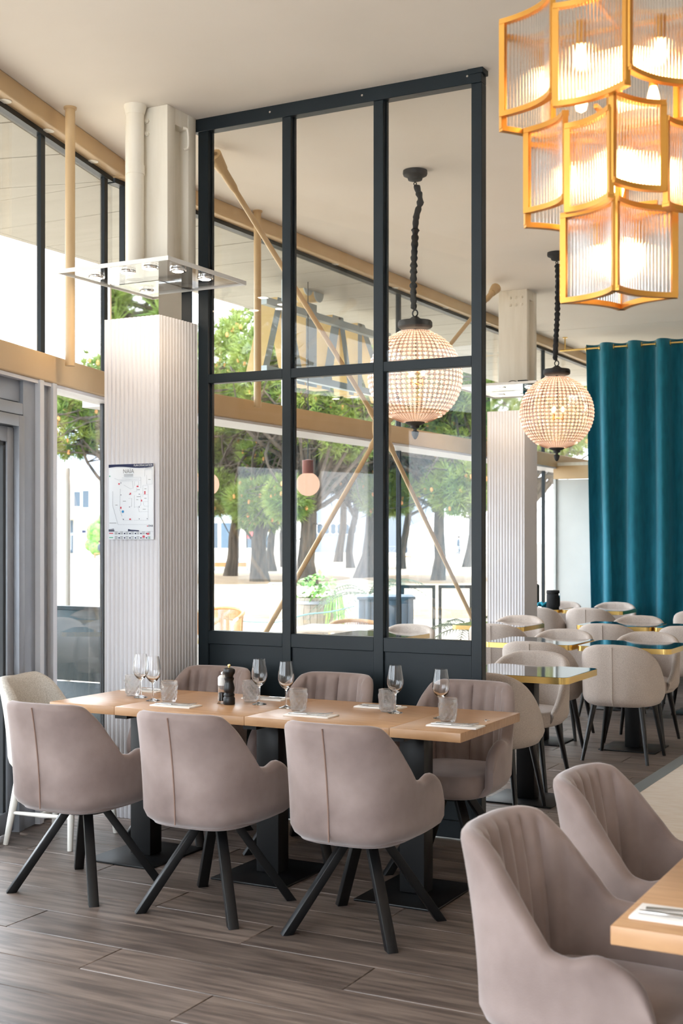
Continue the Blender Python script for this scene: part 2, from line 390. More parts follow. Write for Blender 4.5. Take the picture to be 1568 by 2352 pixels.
# mullions and panes of the glazed front
win = thing('window_1', 'long glazed front with dark slim mullions facing the square', None, kind='structure')
MY = [6.62, 8.70, 10.72, 12.75, 14.75, 16.8]; MYL = [6.52, 9.06, 11.165, 13.27, 15.37, 17.5]
GX = FX - .105
GL = FX - .315
for y in MYL[1:]: mk('mullion', MB().box(GL - .02, GL + .02, y - .016, y + .016, 0, 2.385), 'dark_steel', win)
for y in MY: mk('mullion', MB().box(GX - .02, GX + .02, y - .016, y + .016, 2.56, 3.825), 'dark_steel', win)
mk('top_rail', MB().box(GX - .03, GX + .03, 6.5, 18, 3.795, 3.825), 'dark_steel', win)
mk('sill', MB().box(GL - .03, GL + .3, 6.5, 18, -.012, .05), 'dark_steel', win)
for a, b in zip(MY[:-1], MY[1:]):
    mk('pane', MB().box(GX - .004, GX + .004, a + .02, b - .02, 2.555, 3.8), 'pane', win)
for a, b in zip(MYL[:-1], MYL[1:]):
    mk('pane', MB().box(GL - .004, GL + .004, a + .016, b - .016, .05, 2.385), 'pane', win)
win2 = thing('window_2', 'angled glazed front beside the door with dark slim mullions', None, kind='structure')
for s in (.08, .95, 1.82, 2.69, 3.56, 4.43, 5.30, 6.17, 7.04):
    mk('mullion', lbox(MB(), s - .026, s + .026, -.118, -.092, 2.56, 3.825), 'dark_steel', win2)
mk('top_rail', lbox(MB(), 0, S_END, -.14, -.08, 3.795, 3.825), 'dark_steel', win2)
mk('pane', lbox(MB(), -.03, .05, -.109, -.101, .05, 2.4), 'pane', win2)
SS = [-.06, .08, .95, 1.82, 2.69, 3.56, 4.43, 5.30, 6.17, 7.04, S_END]
for a, b in zip(SS[:-1], SS[1:]): mk('pane', lbox(MB(), a + .02, b - .02, -.109, -.101, 2.555, 3.8), 'pane', win2)
mk('mullion', lbox(MB(), .088, .116, -.118, -.095, 0, 2.405), 'gasket', win2)
mk('edge_profile', lbox(MB(), .05, .088, -.12, -.09, 0, 2.405), 'light_aluminium', win2)
mk('pane', lbox(MB(), .116, .965, -.109, -.101, .05, 2.4), 'pane', win2)
mk('sill', lbox(MB(), .116, .965, -.13, -.03, 0, .05), 'light_aluminium', win2)
# door jamb profiles, then door
mk('jamb_profile', lbox(MB(), .965, 1.012, -.15, .0, 0, 2.405), 'light_aluminium', win2)
mk('jamb_profile', lbox(MB(), 1.012, 1.125, -.15, -.035, 0, 2.405), 'grey_aluminium', win2)
mk('jamb_profile', lbox(MB(), 1.125, 1.172, -.15, .0, 0, 2.405), 'light_aluminium', win2)
mk('jamb_profile', lbox(MB(), 1.172, 1.31, -.15, -.03, 0, 2.405), 'grey_aluminium', win2)
mk('head_profile', lbox(MB(), 1.31, 3.3, -.15, -.05, 2.27, 2.405), 'grey_aluminium', win2, bevel=.004)
mk('head_profile', lbox(MB(), 1.31, 3.3, -.15, -.03, 2.20, 2.262), 'grey_aluminium', win2, bevel=.004)
for s in np.arange(3.3, S_END, 1.2):
    mk('mullion', lbox(MB(), s, s + .05, -.15, -.03, 0, 2.405), 'grey_aluminium', win2)
    mk('pane', lbox(MB(), s + .05, min(s + 1.2, S_END), -.109, -.101, .0, 2.405), 'pane', win2)
dr = thing('door_1', 'grey aluminium glazed door at the left edge', None, kind='structure')
mk('door_frame', lbox(MB(), 1.31, 1.372, -.14, -.02, 0, 2.195), 'grey_aluminium', dr, bevel=.004)
mk('door_frame', lbox(MB(), 1.372, 3.24, -.14, -.02, 2.135, 2.195), 'grey_aluminium', dr, bevel=.004)
mk('door_frame', lbox(MB(), 3.24, 3.3, -.14, -.02, 0, 2.195), 'grey_aluminium', dr, bevel=.004)
def leaf(s0, s1):
    lf = mk('door_leaf', lbox(MB(), s0, s0 + .07, -.12, -.05, .01, 2.13), 'grey_aluminium', dr, bevel=.005)
    mk('stile', lbox(MB(), s1 - .07, s1, -.12, -.05, .01, 2.13), 'grey_aluminium', lf, bevel=.005)
    mk('rail', lbox(MB(), s0 + .07, s1 - .07, -.12, -.05, 2.05, 2.13), 'grey_aluminium', lf, bevel=.005)
    mk('rail', lbox(MB(), s0 + .07, s1 - .07, -.12, -.05, .01, .12), 'grey_aluminium', lf, bevel=.005)
    mk('gasket', lbox(MB(), s0 + .07, s0 + .10, -.11, -.06, .12, 2.05).prism([LF(s0 + .07, -.11), LF(s1 - .07, -.11), LF(s1 - .07, -.06), LF(s0 + .07, -.06)], 2.03, 2.05), 'gasket', lf)
    mk('pane', lbox(MB(), s0 + .10, s1 - .07, -.09, -.08, .12, 2.03), 'pane', lf)
leaf(1.376, 2.30); leaf(2.31, 3.236)
mk('door_decal', MB().disc((*LF(1.63, -.074), 1.03), (ln_.x, ln_.y, 0), .022, .002, 20), 'print_grey', dr)

# gold round posts between beam and ceiling
for i, (px_, py_, lb) in enumerate([(*LF(.99, .09), 'slim gold round post nearest the door at upper left'), (-4.93, 7.97, 'slim gold round post behind the left partition panes'),
                                (-4.88, 13.75, 'slim gold round post just behind the far white column'), (-4.88, 16.2, 'slim gold round post half hidden by the teal curtain')]):
    mk('post', MB().tube([(px_, py_, 2.5), (px_, py_, CEIL)], .027, 14).lathe([(.036, CEIL - .012), (.036, CEIL)], 14, (px_, py_, 0)), 'gold_paint', label=lb, cat='post', group='gold round posts along the glazing')

# outside soffit boards
SX = -6.67
sof = struct('soffit', MB().box(SX - .06, SX, -3, 18, 3.80, 3.93), 'soffit_board', label='pale boarded eaves soffit outside the glazing')
sof['kind'] = 'structure'
for y in np.arange(6.5, 18, .6):
    mk('board', MB().box(SX, FX - .15, y + .006, y + .594, 3.80, 3.83), 'soffit_board', sof, bevel=.004, seg=1).location = (0, 0, 0)
for o in list(sof.children): o.matrix_parent_inverse = sof.matrix_world.inverted()
def soffx(s):
    p = Vector(LF(s, -.15)); t = (p.x - SX) / ln_.x; return p, (SX, p.y - ln_.y * t)
def child_world(o, parent):
    o.parent = parent; o.matrix_parent_inverse = Matrix.Translation(-Vector(parent.location)); return o
for o in sof.children: o.matrix_parent_inverse = Matrix.Translation(-sof.location)
for k in range(13):
    a, A = soffx(k * .6 + .006); b, B = soffx(k * .6 + .594)
    o = mk('board', MB().prism([a, b, B, A], 3.80, 3.83), 'soffit_board', sof, bevel=.004, seg=1); child_world(o, sof)
a, A = soffx(.0); o = mk('board', MB().prism([a, A, (SX, 6.5), (FX - .15, 6.5)], 3.80, 3.83), 'soffit_board', sof); child_world(o, sof)

# ================================================================== COLUMNS
def fluted_poly(x0, x1, y0, y1, n=12, d=.008, edge=.012):
    P = []
    def side(ax, ay, bx, by):
        L = math.hypot(bx - ax, by - ay); dx, dy = (bx - ax) / L, (by - ay) / L; nx, ny = dy, -dx
        P.append((ax, ay)); w = (L - 2 * edge) / n
        for i in range(n):
            for k in range(6):
                t = k / 5; q = edge + (i + .06 + .88 * t) * w; h = -d + d * math.sin(PI * t) ** .6
                P.append((ax + dx * q + nx * h, ay + dy * q + ny * h))
    side(x0, y0, x1, y0); side(x1, y0, x1, y1); side(x1, y1, x0, y1); side(x0, y1, x0, y0)
    return P
def column(cx, y0, label, tray_label, bolt_side, tray):
    """square column: fluted casing, mirrored band, then the bare white steel section"""
    x0, x1, y1 = cx - .188, cx + .188, y0 + .365
    c = thing('column', label, None, (cx, y0 + .18, 0), kind='structure')
    M = Matrix.Translation((-cx, -(y0 + .18), 0))
    mk('fluted_casing', MB().prism(fluted_poly(x0, x1, y0, y1), .0, 2.765).xf(M), 'white_cladding', c, smooth=30)
    mk('mirror_band', MB().box(x0 + .022, x1 - .022, y0 + .022, y1 - .022, 2.75, 2.955).xf(M), 'mirror', c)
    # H section
    fx0, fx1 = cx - .10, cx + .19
    fy = y0 + .07
    mk('flange', MB().box(fx0, fx1, fy, fy + .075, 2.96, CEIL).xf(M), 'cream_paint', c, bevel=.004)
    mk('flange', MB().box(fx0, fx1, fy + .20, fy + .275, 2.96, CEIL).xf(M), 'cream_paint', c, bevel=.004)
    mk('web', MB().box(fx0 + .06, fx1 - .06, fy + .07, fy + .21, 2.96, CEIL).xf(M), 'cream_paint', c)
    mk('cap_plate', MB().box(fx1 - .06, fx1 - .004, fy + .076, fy + .199, CEIL - .09, CEIL).xf(M), 'cream_paint', c)
    for i in range(3 if bolt_side else 2):
        for k in range(2):
            q = (cx + .02 + i * .058 if bolt_side else cx + .005 + i * .05, fy - .004, CEIL - .075 - k * .07)
            mk('bolt', MB().disc(q, (0, 1, 0), .015, .016, 6).disc((q[0], q[1] - .01, q[2]), (0, 1, 0), .008, .012, 8).xf(M), 'cream_paint', c)
    x0, x1, ty0, ty1 = tray
    t = thing('light_tray', tray_label, 'light fitting', ((x0 + x1) / 2, (ty0 + ty1) / 2, 2.955))
    T = Matrix.Translation((-(x0 + x1) / 2, -(ty0 + ty1) / 2, -2.955))
    mk('tray', MB().box(x0, x1, ty0, ty1, 2.957, 2.969).xf(T), 'acrylic', t)
    mk('rim', MB().box(x0 - .006, x1 + .006, ty0 - .006, ty0, 2.950, 2.972).box(x1, x1 + .006, ty0, ty1, 2.950, 2.972).box(x0 - .006, x0, ty0, ty1, 2.950, 2.972).box(x0, x1, ty1, ty1 + .006, 2.950, 2.972).xf(T), 'white_plastic', t)
    return c, t, T
def tray_lamp(t, T, x, y, e=1.1):
    l = mk('spot_lamp', MB().lathe([(.030, 2.949), (.042, 2.950), (.044, 2.955), (.044, 2.975), (.02, 2.985), (0, 2.985)], 20, (x, y, 0)).xf(T), 'chrome', t)
    mk('lens', MB().lathe([(0, 2.9465), (.024, 2.9465), (.030, 2.949), (.030, 2.955)], 20, (x, y, 0), cap=False).xf(T), 'led', l)
    o = light('SPOT', 'spot_light', T @ Vector((x, y, 2.94)), e, (1, .70, .42), .03, t, cone=1.9)
CX1 = -4.342
col1, tray1, T1 = column(CX1, 5.705, 'white fluted column nearest, with mirrored band and bare steel top', 'clear acrylic tray with small spotlights around the near column', False, (-4.52, -3.815, 5.31, 6.04))
for x, y in ((-4.19, 5.47), (-4.42, 5.50), (-3.93, 5.56), (-3.92, 5.80), (-4.02, 5.44)): tray_lamp(tray1, T1, x, y)
pp = mk('pipe', MB().tube([(-4.325, 5.715, 2.972), (-4.325, 5.715, CEIL)], .048, 20).lathe([(.052, 3.55), (.052, 3.60)], 20, (-4.325, 5.715, 0)).lathe([(.05, CEIL - .05), (.062, CEIL - .01), (.062, CEIL)], 20, (-4.325, 5.715, 0)),
        'cream_paint', label='cream downpipe against the top of the near column', cat='pipe')
mk('bracket', MB().tube(catmull([(-4.135, 5.90, CEIL - .10), (-4.12, 5.92, CEIL - .11), (-4.12, 5.925, CEIL - .2), (-4.135, 5.905, CEIL - .22)], 5), .008, 8), 'cream_paint', label='small cream handle shaped bracket high on the near column', cat='bracket')
CX2 = -4.388
col2, tray2, T2 = column(CX2, 11.6, 'white fluted column farther back, beside the pendant and curtain', 'clear acrylic tray with small spotlights around the far column', True, (-4.72, -3.90, 11.08, 12.2))
for x, y in ((-4.55, 11.35), (-4.33, 11.33), (-4.08, 11.4)): tray_lamp(tray2, T2, x, y)
mk('transformer', MB().box(-4.12, -4.03, 11.2, 11.24, 2.972, 3.0).tube(catmull([(-4.12, 11.22, 2.985), (-4.18, 11.22, 3.0), (-4.24, 11.22, 2.98)], 5), .004, 6), 'black_steel', bevel=.006, label='small black cable transformer lying on the far tray', cat='transformer')

# wind bracing rods, an X between the columns
BX = -4.35; node = Vector((BX, 8.84, 2.385))
brc = thing('wind_brace', 'gold painted crossed tie rods between the two white columns', 'brace', (BX, 8.84, 2.385))
for q in ((BX, 6.02, 4.2), (BX, 11.72, 4.17), (BX, 6.10, .06), (BX, 11.57, .06)):
    q = Vector(q); d = (q - node); top = q.z > 3
    if top: q = node + d * ((CEIL - .055 - node.z) / d.z)
    d = (q - node); L = d.length; d.normalize()
    P = [node + d * .10, node + d * .14, node + d * .22, node + d * .26, q - d * .30, q - d * .26, q - d * .16, q - d * .06, q]
    mk('tie_rod', MB().tube([p - node for p in P], [.020, .026, .026, .018, .018, .026, .028, .028, .028], 12), 'gold_paint', brc)
    if top: mk('anchor_boss', MB().tube([(q - node) - d * .12, (q - node)], [.034, .05], 12), 'gold_paint', brc)
mk('node_plate', MB().disc((0, 0, 0), (1, 0, 0), .15, .02, 24), 'gold_paint', brc, bevel=.004)
for a in range(4):
    mk('pin', MB().disc((.018, .095 * math.cos(PI / 4 + a * PI / 2), .095 * math.sin(PI / 4 + a * PI / 2)), (1, 0, 0), .022, .03, 14), 'gold_paint', brc, bevel=.004)

# ================================================================== PARTITION
PYF = 6.072; PD = .06
part = thing('partition', 'tall dark blue green steel partition with six glass panes and solid base', 'partition', (-3.29, PYF + PD / 2, 0))
TP = Matrix.Translation((3.29, -(PYF + PD / 2), 0))
def pm(name, mb, mat='dark_steel', bevel=.002, par=None): return mk(name, mb.xf(TP), mat, par or part, bevel=bevel, seg=1)
VX = [(-4.153, -4.084), (-3.598, -3.543), (-3.038, -2.980), (-2.482, -2.425)]
for a, b in VX: pm('post', MB().box(a, b, PYF, PYF + PD, .012, 3.856))
tr = pm('head_rail', MB().box(-4.185, -2.425, PYF - .006, PYF + PD, 3.856, CEIL))
for x in (-3.67, -3.10, -2.50): pm('screw', MB().disc((x, PYF - .008, 3.895), (0, 1, 0), .006, .006, 10), 'chrome', 0, tr)
pm('head_flashing', MB().box(-2.50, -2.415, PYF - .012, PYF + PD + .004, CEIL - .028, CEIL))
for (a, b), (c_, d_) in zip(VX[:-1], VX[1:]):
    pm('mid_rail', MB().box(b, c_, PYF + .002, PYF + PD, 2.424, 2.476))
    pm('bottom_rail', MB().box(b, c_, PYF + .002, PYF + PD, .95, 1.024))
    pm('base_rail', MB().box(b, c_, PYF + .002, PYF + PD, .012, .10))
    pm('base_panel', MB().box(b, c_, PYF + .014, PYF + PD - .014, .10, .95))
    pm('pane', MB().box(b, c_, PYF + .024, PYF + .030, 1.024, 2.424), 'partition_glass', 0)
    pm('pane', MB().box(b, c_, PYF + .024, PYF + .030, 2.476, 3.856), 'partition_glass', 0)
    pm('glazing_bead', MB().box(b, b + .008, PYF + .03, PYF + .05, 1.024, 3.856).box(c_ - .008, c_, PYF + .03, PYF + .05, 1.024, 3.856), 'dark_steel', 0)

# ================================================================== CHAIRS
def shell(path, ztop, zbot, thick, lean, flare, botin, channels=None, nv=9, inner_bot=.42, pinch=None):
    """upholstered wrap-round shell: path = half plan curve from back centre to arm tip, mirrored"""
    half = catmull([(p[0], p[1], 0) for p in path], 12)
    pts = [Vector((-p.x, p.y, 0)) for p in half[:0:-1]] + half
    L = [0]
    for a, b in zip(pts[:-1], pts[1:]): L.append(L[-1] + (b - a).length)
    n = 121; S = np.linspace(0, L[-1], n)
    xs = np.interp(S, L, [p.x for p in pts]); ys = np.interp(S, L, [p.y for p in pts])
    rings = []
    for i in range(n):
        u = abs(S[i] / L[-1] * 2 - 1); sg = S[i] / L[-1] * 2 - 1
        k0, k1 = max(i - 1, 0), min(i + 1, n - 1)
        t = Vector((xs[k1] - xs[k0], ys[k1] - ys[k0], 0)).normalized(); nr = Vector((t.y, -t.x, 0))  # outward
        zt = ztop(u); th = thick(u); back = max(0, -nr.y)
        tip = 1.0 if u < .93 else math.sqrt(max(0, 1 - ((u - .93) / .07) ** 2)) * .55 + .45
        th *= tip
        def P(z, inset):
            f = (z - zbot) / .47
            return Vector((xs[i], ys[i], z)) + nr * (flare * f * (1 - back) - inset) + Vector((0, -lean * f * f * (.35 + .65 * back), 0))
        R = []
        r = th / 2
        for dz, ins in ((0, botin * 1.6), (.012, botin * .8), (.035, botin * .25)): R.append(P(zbot + dz, ins))
        za = zbot + .065; zb = max(za + .01, zt - r)
        for k in range(nv): R.append(P(za + (zb - za) * k / (nv - 1), 0))
        for k in range(1, 6):
            a = PI * k / 6; R.append(P(zb + r * math.sin(a), r - r * math.cos(a)))
        for k in range(nv):
            z = zb + (inner_bot - zb) * k / (nv - 1) if zb > inner_bot else zb - .002 * k
            bul = 0
            if channels and u < channels[1]:
                ph = (sg / channels[1] + 1) / 2 * channels[0]
                bul = channels[2] * (abs(math.sin(PI * ph)) ** .55 - .55) * min(1, (1 - k / (nv - 1)) * 6 + .6)
            R.append(P(z, th + bul))
        rings.append(R)
    return MB().rings(rings, closed=True)
def superring(cx, cy, a, b, z, e=3.2, n=40, dome=0):
    out = []
    for j in range(n):
        t = 2 * PI * j / n; c, s = math.cos(t), math.sin(t)
        out.append((cx + a * math.copysign(abs(c) ** (2 / e), c), cy + b * math.copysign(abs(s) ** (2 / e), s), z))
    return out
def cushion(cx, cy, a, b, z0, z1, e=3.4):
    h = z1 - z0
    prof = [(.90, 0), (.965, .06), (1, .22), (1, .72), (.985, .84), (.95, .93), (.86, .985), (.5, 1.03), (.15, 1.05)]
    return MB().rings([superring(cx, cy, a * s, b * s, z0 + h * t, e) for s, t in prof])

VPATH = [(0, -.300), (.11, -.290), (.195, -.245), (.245, -.14), (.268, .02), (.262, .18)]
V_Z = lambda u: sinterp(u, [0, .26, .345, .42, .55, .635, .70, .80, .90, .96, 1.0], [.852, .851, .842, .797, .682, .618, .612, .628, .606, .570, .505])
VSH = shell(VPATH, V_Z, .372, lambda u: interp(u, [0, .5, .7, 1], [.062, .055, .05, .052]), .055, .02, .055, channels=(8, .44, .018))
def make_armchair(name, label):
    t = thing(name, label, 'chair')
    mk('back_shell', VSH, 'velvet', t, smooth=60)
    mk('seat', cushion(0, .005, .222, .262, .372, .478), 'velvet', t, smooth=60)
    # central back seam follows the shell
    pts = [(0, -.300 - .055 * ((z - .372) / .47) ** 2 - .0015 + (.02 if z < .40 else 0), z) for z in np.linspace(.40, .835, 14)]
    mk('back_seam', MB().tube(pts, .0032, 6), 'velvet_thread', t)
    mk('swivel_plate', MB().lathe([(.095, .335), (.1, .34), (.1, .368), (.06, .374)], 20), 'black_steel', t)
    for sx in (-1, 1):
        for sy in (-1, 1):
            w = .029; a = []; b = []
            for k in range(4):
                ang = math.atan2(sy, sx) + PI / 4 + k * PI / 2
                o = Vector((math.cos(ang), math.sin(ang), 0)) * w * 1.05
                a.append(Vector((sx * .228, sy * .228, 0)) + o * Vector((1, 1, 1))); b.append(Vector((sx * .052, sy * .052, .355)) + o * .95)
            mk('leg', MB().hull8(a, b), 'black_steel', t, bevel=.003)
    return t
GV = 'mauve velvet armchairs on splayed black legs'
ac = make_armchair('armchair', 'mauve velvet armchair at the left end of the near row, back to the camera')
ac.location = (-3.685, 4.51, 0); ac['group'] = GV
for loc, rz, lb in [((-3.0, 4.525, 0), 0, 'mauve velvet armchair in the middle of the near row, back to the camera'),
                    ((-2.318, 4.558, 0), 0, 'mauve velvet armchair at the right end of the near row, back to the camera'),
                    ((-3.86, 5.56, 0), PI, 'mauve velvet armchair behind the pepper mill, against the partition'),
                    ((-3.13, 5.56, 0), PI, 'mauve velvet armchair behind the middle of the oak table, against the partition'),
                    ((-2.37, 5.555, 0), PI + .04, 'mauve velvet armchair with visible seat at the far right corner of the oak table'),
                    ((-.875, 3.02, 0), -PI / 2 - .02, 'mauve velvet armchair nearest the camera, cut off by the bottom edge'),
                    ((-.885, 3.74, 0), -PI / 2 - .02, 'mauve velvet armchair behind the nearest one on the right')]:
    dup(ac, loc, rz, lb, GV)

TPATH = [(0, -.275), (.12, -.262), (.215, -.205), (.262, -.09), (.272, .05), (.25, .17)]
T_Z = lambda u: sinterp(u, [0, .2, .38, .52, .66, .82, 1.0], [.818, .812, .785, .738, .665, .565, .455])
TSH = shell(TPATH, T_Z, .385, lambda u: interp(u, [0, .5, 1], [.058, .055, .04]), .02, .012, .04, inner_bot=.43)
def make_tub(name, label):
    t = thing(name, label, 'chair')
    mk('back_shell', TSH, 'beige_weave', t, smooth=60)
    mk('seat', cushion(0, .035, .248, .262, .385, .482, 2.5), 'beige_weave', t, smooth=60)
    mk('back_seam', MB().tube([(0, -.2765 - .02 * ((z - .385) / .47) ** 2 + (.02 if z < .41 else 0), z) for z in np.linspace(.40, .80, 10)], .003, 6), 'beige_weave', t)
    for sx in (-1, 1):
        for sy in (-1, 1):
            mk('leg', MB().tube([(sx * .165, sy * .165 + .02, .395), (sx * .228, sy * .232 + .01, 0)], [.022, .012], 12), 'black_wood', t)
    return t
GT = 'beige woven tub chairs on tapered black legs'
tub = make_tub('tub_chair', 'beige tub chair with full back in view before the right of the double table')
tub.location = (-2.49, 8.90, 0); tub['group'] = GT
F_, B_ = 0, PI
for (x, y), rz, lb in [((-2.66, 6.82), F_, 'beige tub chair between the oak table corner and the nearest brass edged table'),
                       ((-2.79, 7.70), B_, 'beige tub chair facing the camera behind the nearest brass edged table'),
                       ((-3.09, 8.92), F_, 'beige tub chair in front of the left half of the double brass edged table'),
                       ((-3.25, 9.72), B_, 'beige tub chair facing the camera behind the left half of the double table'),
                       ((-2.58, 9.74), B_, 'beige tub chair facing the camera behind the right half of the double table'),
                       ((-4.02, 10.55), F_, 'beige tub chair in front of the small table at the foot of the far column'),
                       ((-4.20, 11.30), B_, 'beige tub chair facing the camera right at the foot of the far column'),
                       ((-3.18, 11.00), F_, 'beige tub chair in front of the dark table left of the curtain foot'),
                       ((-3.20, 11.78), B_, 'beige tub chair facing the camera below the curtain, third row of tables'),
                       ((-2.49, 11.02), F_, 'beige tub chair cut by the right edge in the third row of tables'),
                       ((-4.60, 13.25), F_, 'beige tub chair half hidden by the far column foot, under the lens case'),
                       ((-4.06, 13.35), F_, 'beige tub chair with back to us right of the lens case table'),
                       ((-4.11, 14.16), B_, 'beige tub chair facing the camera at the farthest table by the curtain'),
                       ((-4.72, 14.1), B_, 'beige tub chair behind the black lens case, only its top showing'),
                       ((-4.60, 9.68), B_, 'beige tub chair seen through the lower right partition pane'),
                       ((-2.91, 13.30), F_, 'beige tub chair peeking in at the right edge below the curtain')]:
    dup(tub, (x, y, 0), rz, lb, GT)

# cream boucle chair at the head of the table
CPATH = [(0, -.265), (.11, -.255), (.19, -.21), (.235, -.11), (.25, .0), (.245, .1)]
C_Z = lambda u: sinterp(u, [0, .30, .42, .62, .80, 1.0], [.832, .838, .81, .655, .53, .455])
hc = thing('dining_chair', 'cream boucle chair with white legs at the head of the table by the door', 'chair', (-4.36, 5.17, 0), -PI / 2 + .12)
mk('back_shell', shell(CPATH, C_Z, .37, lambda u: interp(u, [0, .5, 1], [.06, .055, .045]), .075, .015, .03, inner_bot=.43), 'boucle', hc, smooth=60)
mk('seat', cushion(0, .02, .225, .24, .385, .475, 3), 'boucle', hc, smooth=60)
ft = {}
for sx in (-1, 1):
    for sy in (-1, 1):
        mk('leg', MB().tube([(sx * .165, sy * .15, .40), (sx * .215, sy * .19 - .02, 0)], [.024, .013], 14), 'white_lacquer', hc)
for sx in (-1, 1): mk('stretcher', MB().tube([(sx * .195, .175 - .02, .16), (sx * .2, 0, .16), (sx * .195, -.175 - .015, .16)], [.008, .012, .008], 10), 'white_lacquer', hc)
mk('stretcher', MB().tube([(-.2, -.02, .16), (0, -.02, .16), (.2, -.02, .16)], [.009, .012, .009], 10), 'white_lacquer', hc)

# ================================================================== OAK TABLES
def pedestal(t, x, y, ztop, col=.095, plate=(.40, .46), mat='black_steel'):
    mk('column', MB().box(x - col * .62, x + col * .62, y - col / 2, y + col / 2, .012, ztop), mat, t, bevel=.004)
    mk('base_plate', MB().box(x - plate[0] / 2, x + plate[0] / 2, y - plate[1] / 2, y + plate[1] / 2, 0.0, .010), mat, t, bevel=.003)
    mk('top_bracket', MB().box(x - .2, x + .2, y - .035, y + .035, ztop - .02, ztop).box(x - .035, x + .035, y - .2, y + .2, ztop - .02, ztop), mat, t)
tb = thing('dining_table', 'long oak dining table on three black pedestals in front of the partition', 'table', (-3.12, 5.215, 0))
for a, b in ((-4.20, -3.805), (-3.805, -3.08), (-3.08, -2.36), (-2.36, -2.035)):
    mk('tabletop_board', MB().box(a + 3.12 + .0006, b + 3.12 - .0006, -.35, .35, .71, .75), 'oak_top', tb, bevel=.0025, seg=2)
for x in (-3.79, -3.07, -2.34): pedestal(tb, x + 3.12, -.12, .71, plate=(.38, .46))
tb2 = thing('dining_table', 'oak dining table corner at the lower right edge', 'table', (-.38, 3.3, 0))
mk('tabletop_board', MB().box(-.375, .375, -.70, -.002, .71, .75), 'oak_top', tb2, bevel=.003)
mk('tabletop_board', MB().box(-.375, .375, .002, .70, .71, .75), 'oak_top', tb2, bevel=.003)
pedestal(tb2, 0, -.35, .71); pedestal(tb2, 0, .35, .71)

# brass edged tables
def rrect(a, b, r, n=6):
    P = []
    for cx, cy, a0 in ((a - r, b - r, 0), (-a + r, b - r, 90), (-a + r, -b + r, 180), (a - r, -b + r, 270)):
        for k in range(n + 1):
            t = math.radians(a0 + 90 * k / n); P.append((cx + r * math.cos(t), cy + r * math.sin(t)))
    return P
def make_cafe(label):
    t = thing('cafe_table', label, 'table')
    mk('tabletop', MB().prism(rrect(.338, .306, .05), .728, .765), 'marble_top', t, bevel=.0015, seg=1)
    A = rrect(.3415, .3095, .0535); mb = MB()
    mb.rings([[(x, y, .7265) for x, y in rrect(.3385, .3065, .05)], [(x, y, .7265) for x, y in A], [(x, y, .7635) for x, y in A], [(x, y, .7635) for x, y in rrect(.3385, .3065, .05)]], cap0=False, cap1=False)
    mk('brass_edge', mb, 'brass', t)
    pedestal(t, 0, 0, .727, col=.09, plate=(.42, .40))
    return t
GC = 'dark marble tables with a brass edge'
cf = make_cafe('brass edged table nearest the partition end, mirroring the white column'); cf.location = (-2.60, 7.24, 0); cf['group'] = GC
for (x, y), lb in [((-2.54, 9.36), 'right hand brass edged table of the joined pair'), ((-3.26, 9.36), 'left hand brass edged table of the joined pair'),
                   ((-4.65, 9.38), 'brass edged table seen low through the partition glass'), ((-4.22, 10.98), 'brass edged table at the foot of the far column'),
                   ((-3.23, 11.50), 'brass edged table in the third row, left of a joined one'), ((-2.53, 11.50), 'brass edged table in the third row cut by the right edge'),
                   ((-4.83, 13.75), 'brass edged table carrying the black lens case'), ((-4.12, 13.78), 'brass edged table farthest back beside the curtain')]:
    dup(cf, (x, y, 0), 0, lb, GC)
# things on the far table
bg = thing('camera_bag', 'tall black fabric bag standing on the farthest left table', 'bag', (-4.95, 13.93, .765))
mk('body', MB().box(-.075, .075, -.05, .05, 0, .255), 'black_fabric', bg, bevel=.018, seg=3)
mk('flap', MB().box(-.078, .078, -.056, .0, .17, .262), 'black_fabric', bg, bevel=.01)
lc = thing('lens_case', 'black cylindrical padded lens case on the farthest left table', 'case', (-4.66, 13.80, .765))
mk('body', MB().lathe([(.066, 0), (.072, .008), (.072, .15), (.068, .155)], 28), 'black_fabric', lc)
ld0 = mk('lid', MB().lathe([(.071, .158), (.074, .165), (.074, .19), (.068, .198), (0, .2)], 28), 'black_fabric', lc)
mk('zip_pull', MB().box(.07, .08, -.008, .008, .12, .165), 'chrome', ld0)
mk('strap', MB().box(.068, .079, -.018, .018, .02, .14), 'black_fabric', lc, bevel=.003)
mb = MB()
mb.tube(catmull([(0, 0, .02), (.05, .02, .05), (.09, -.02, .03), (.13, .01, .055), (.17, 0, .02), (.12, .03, .015), (.05, .03, .02), (.02, -.02, .03)], 6), .016, 8)
mk('neck_strap', mb.xf(Matrix.Translation((-4.87, 13.84, .765))), 'teal_cloth', label='crumpled teal strap between the bag and the lens case', cat='strap')

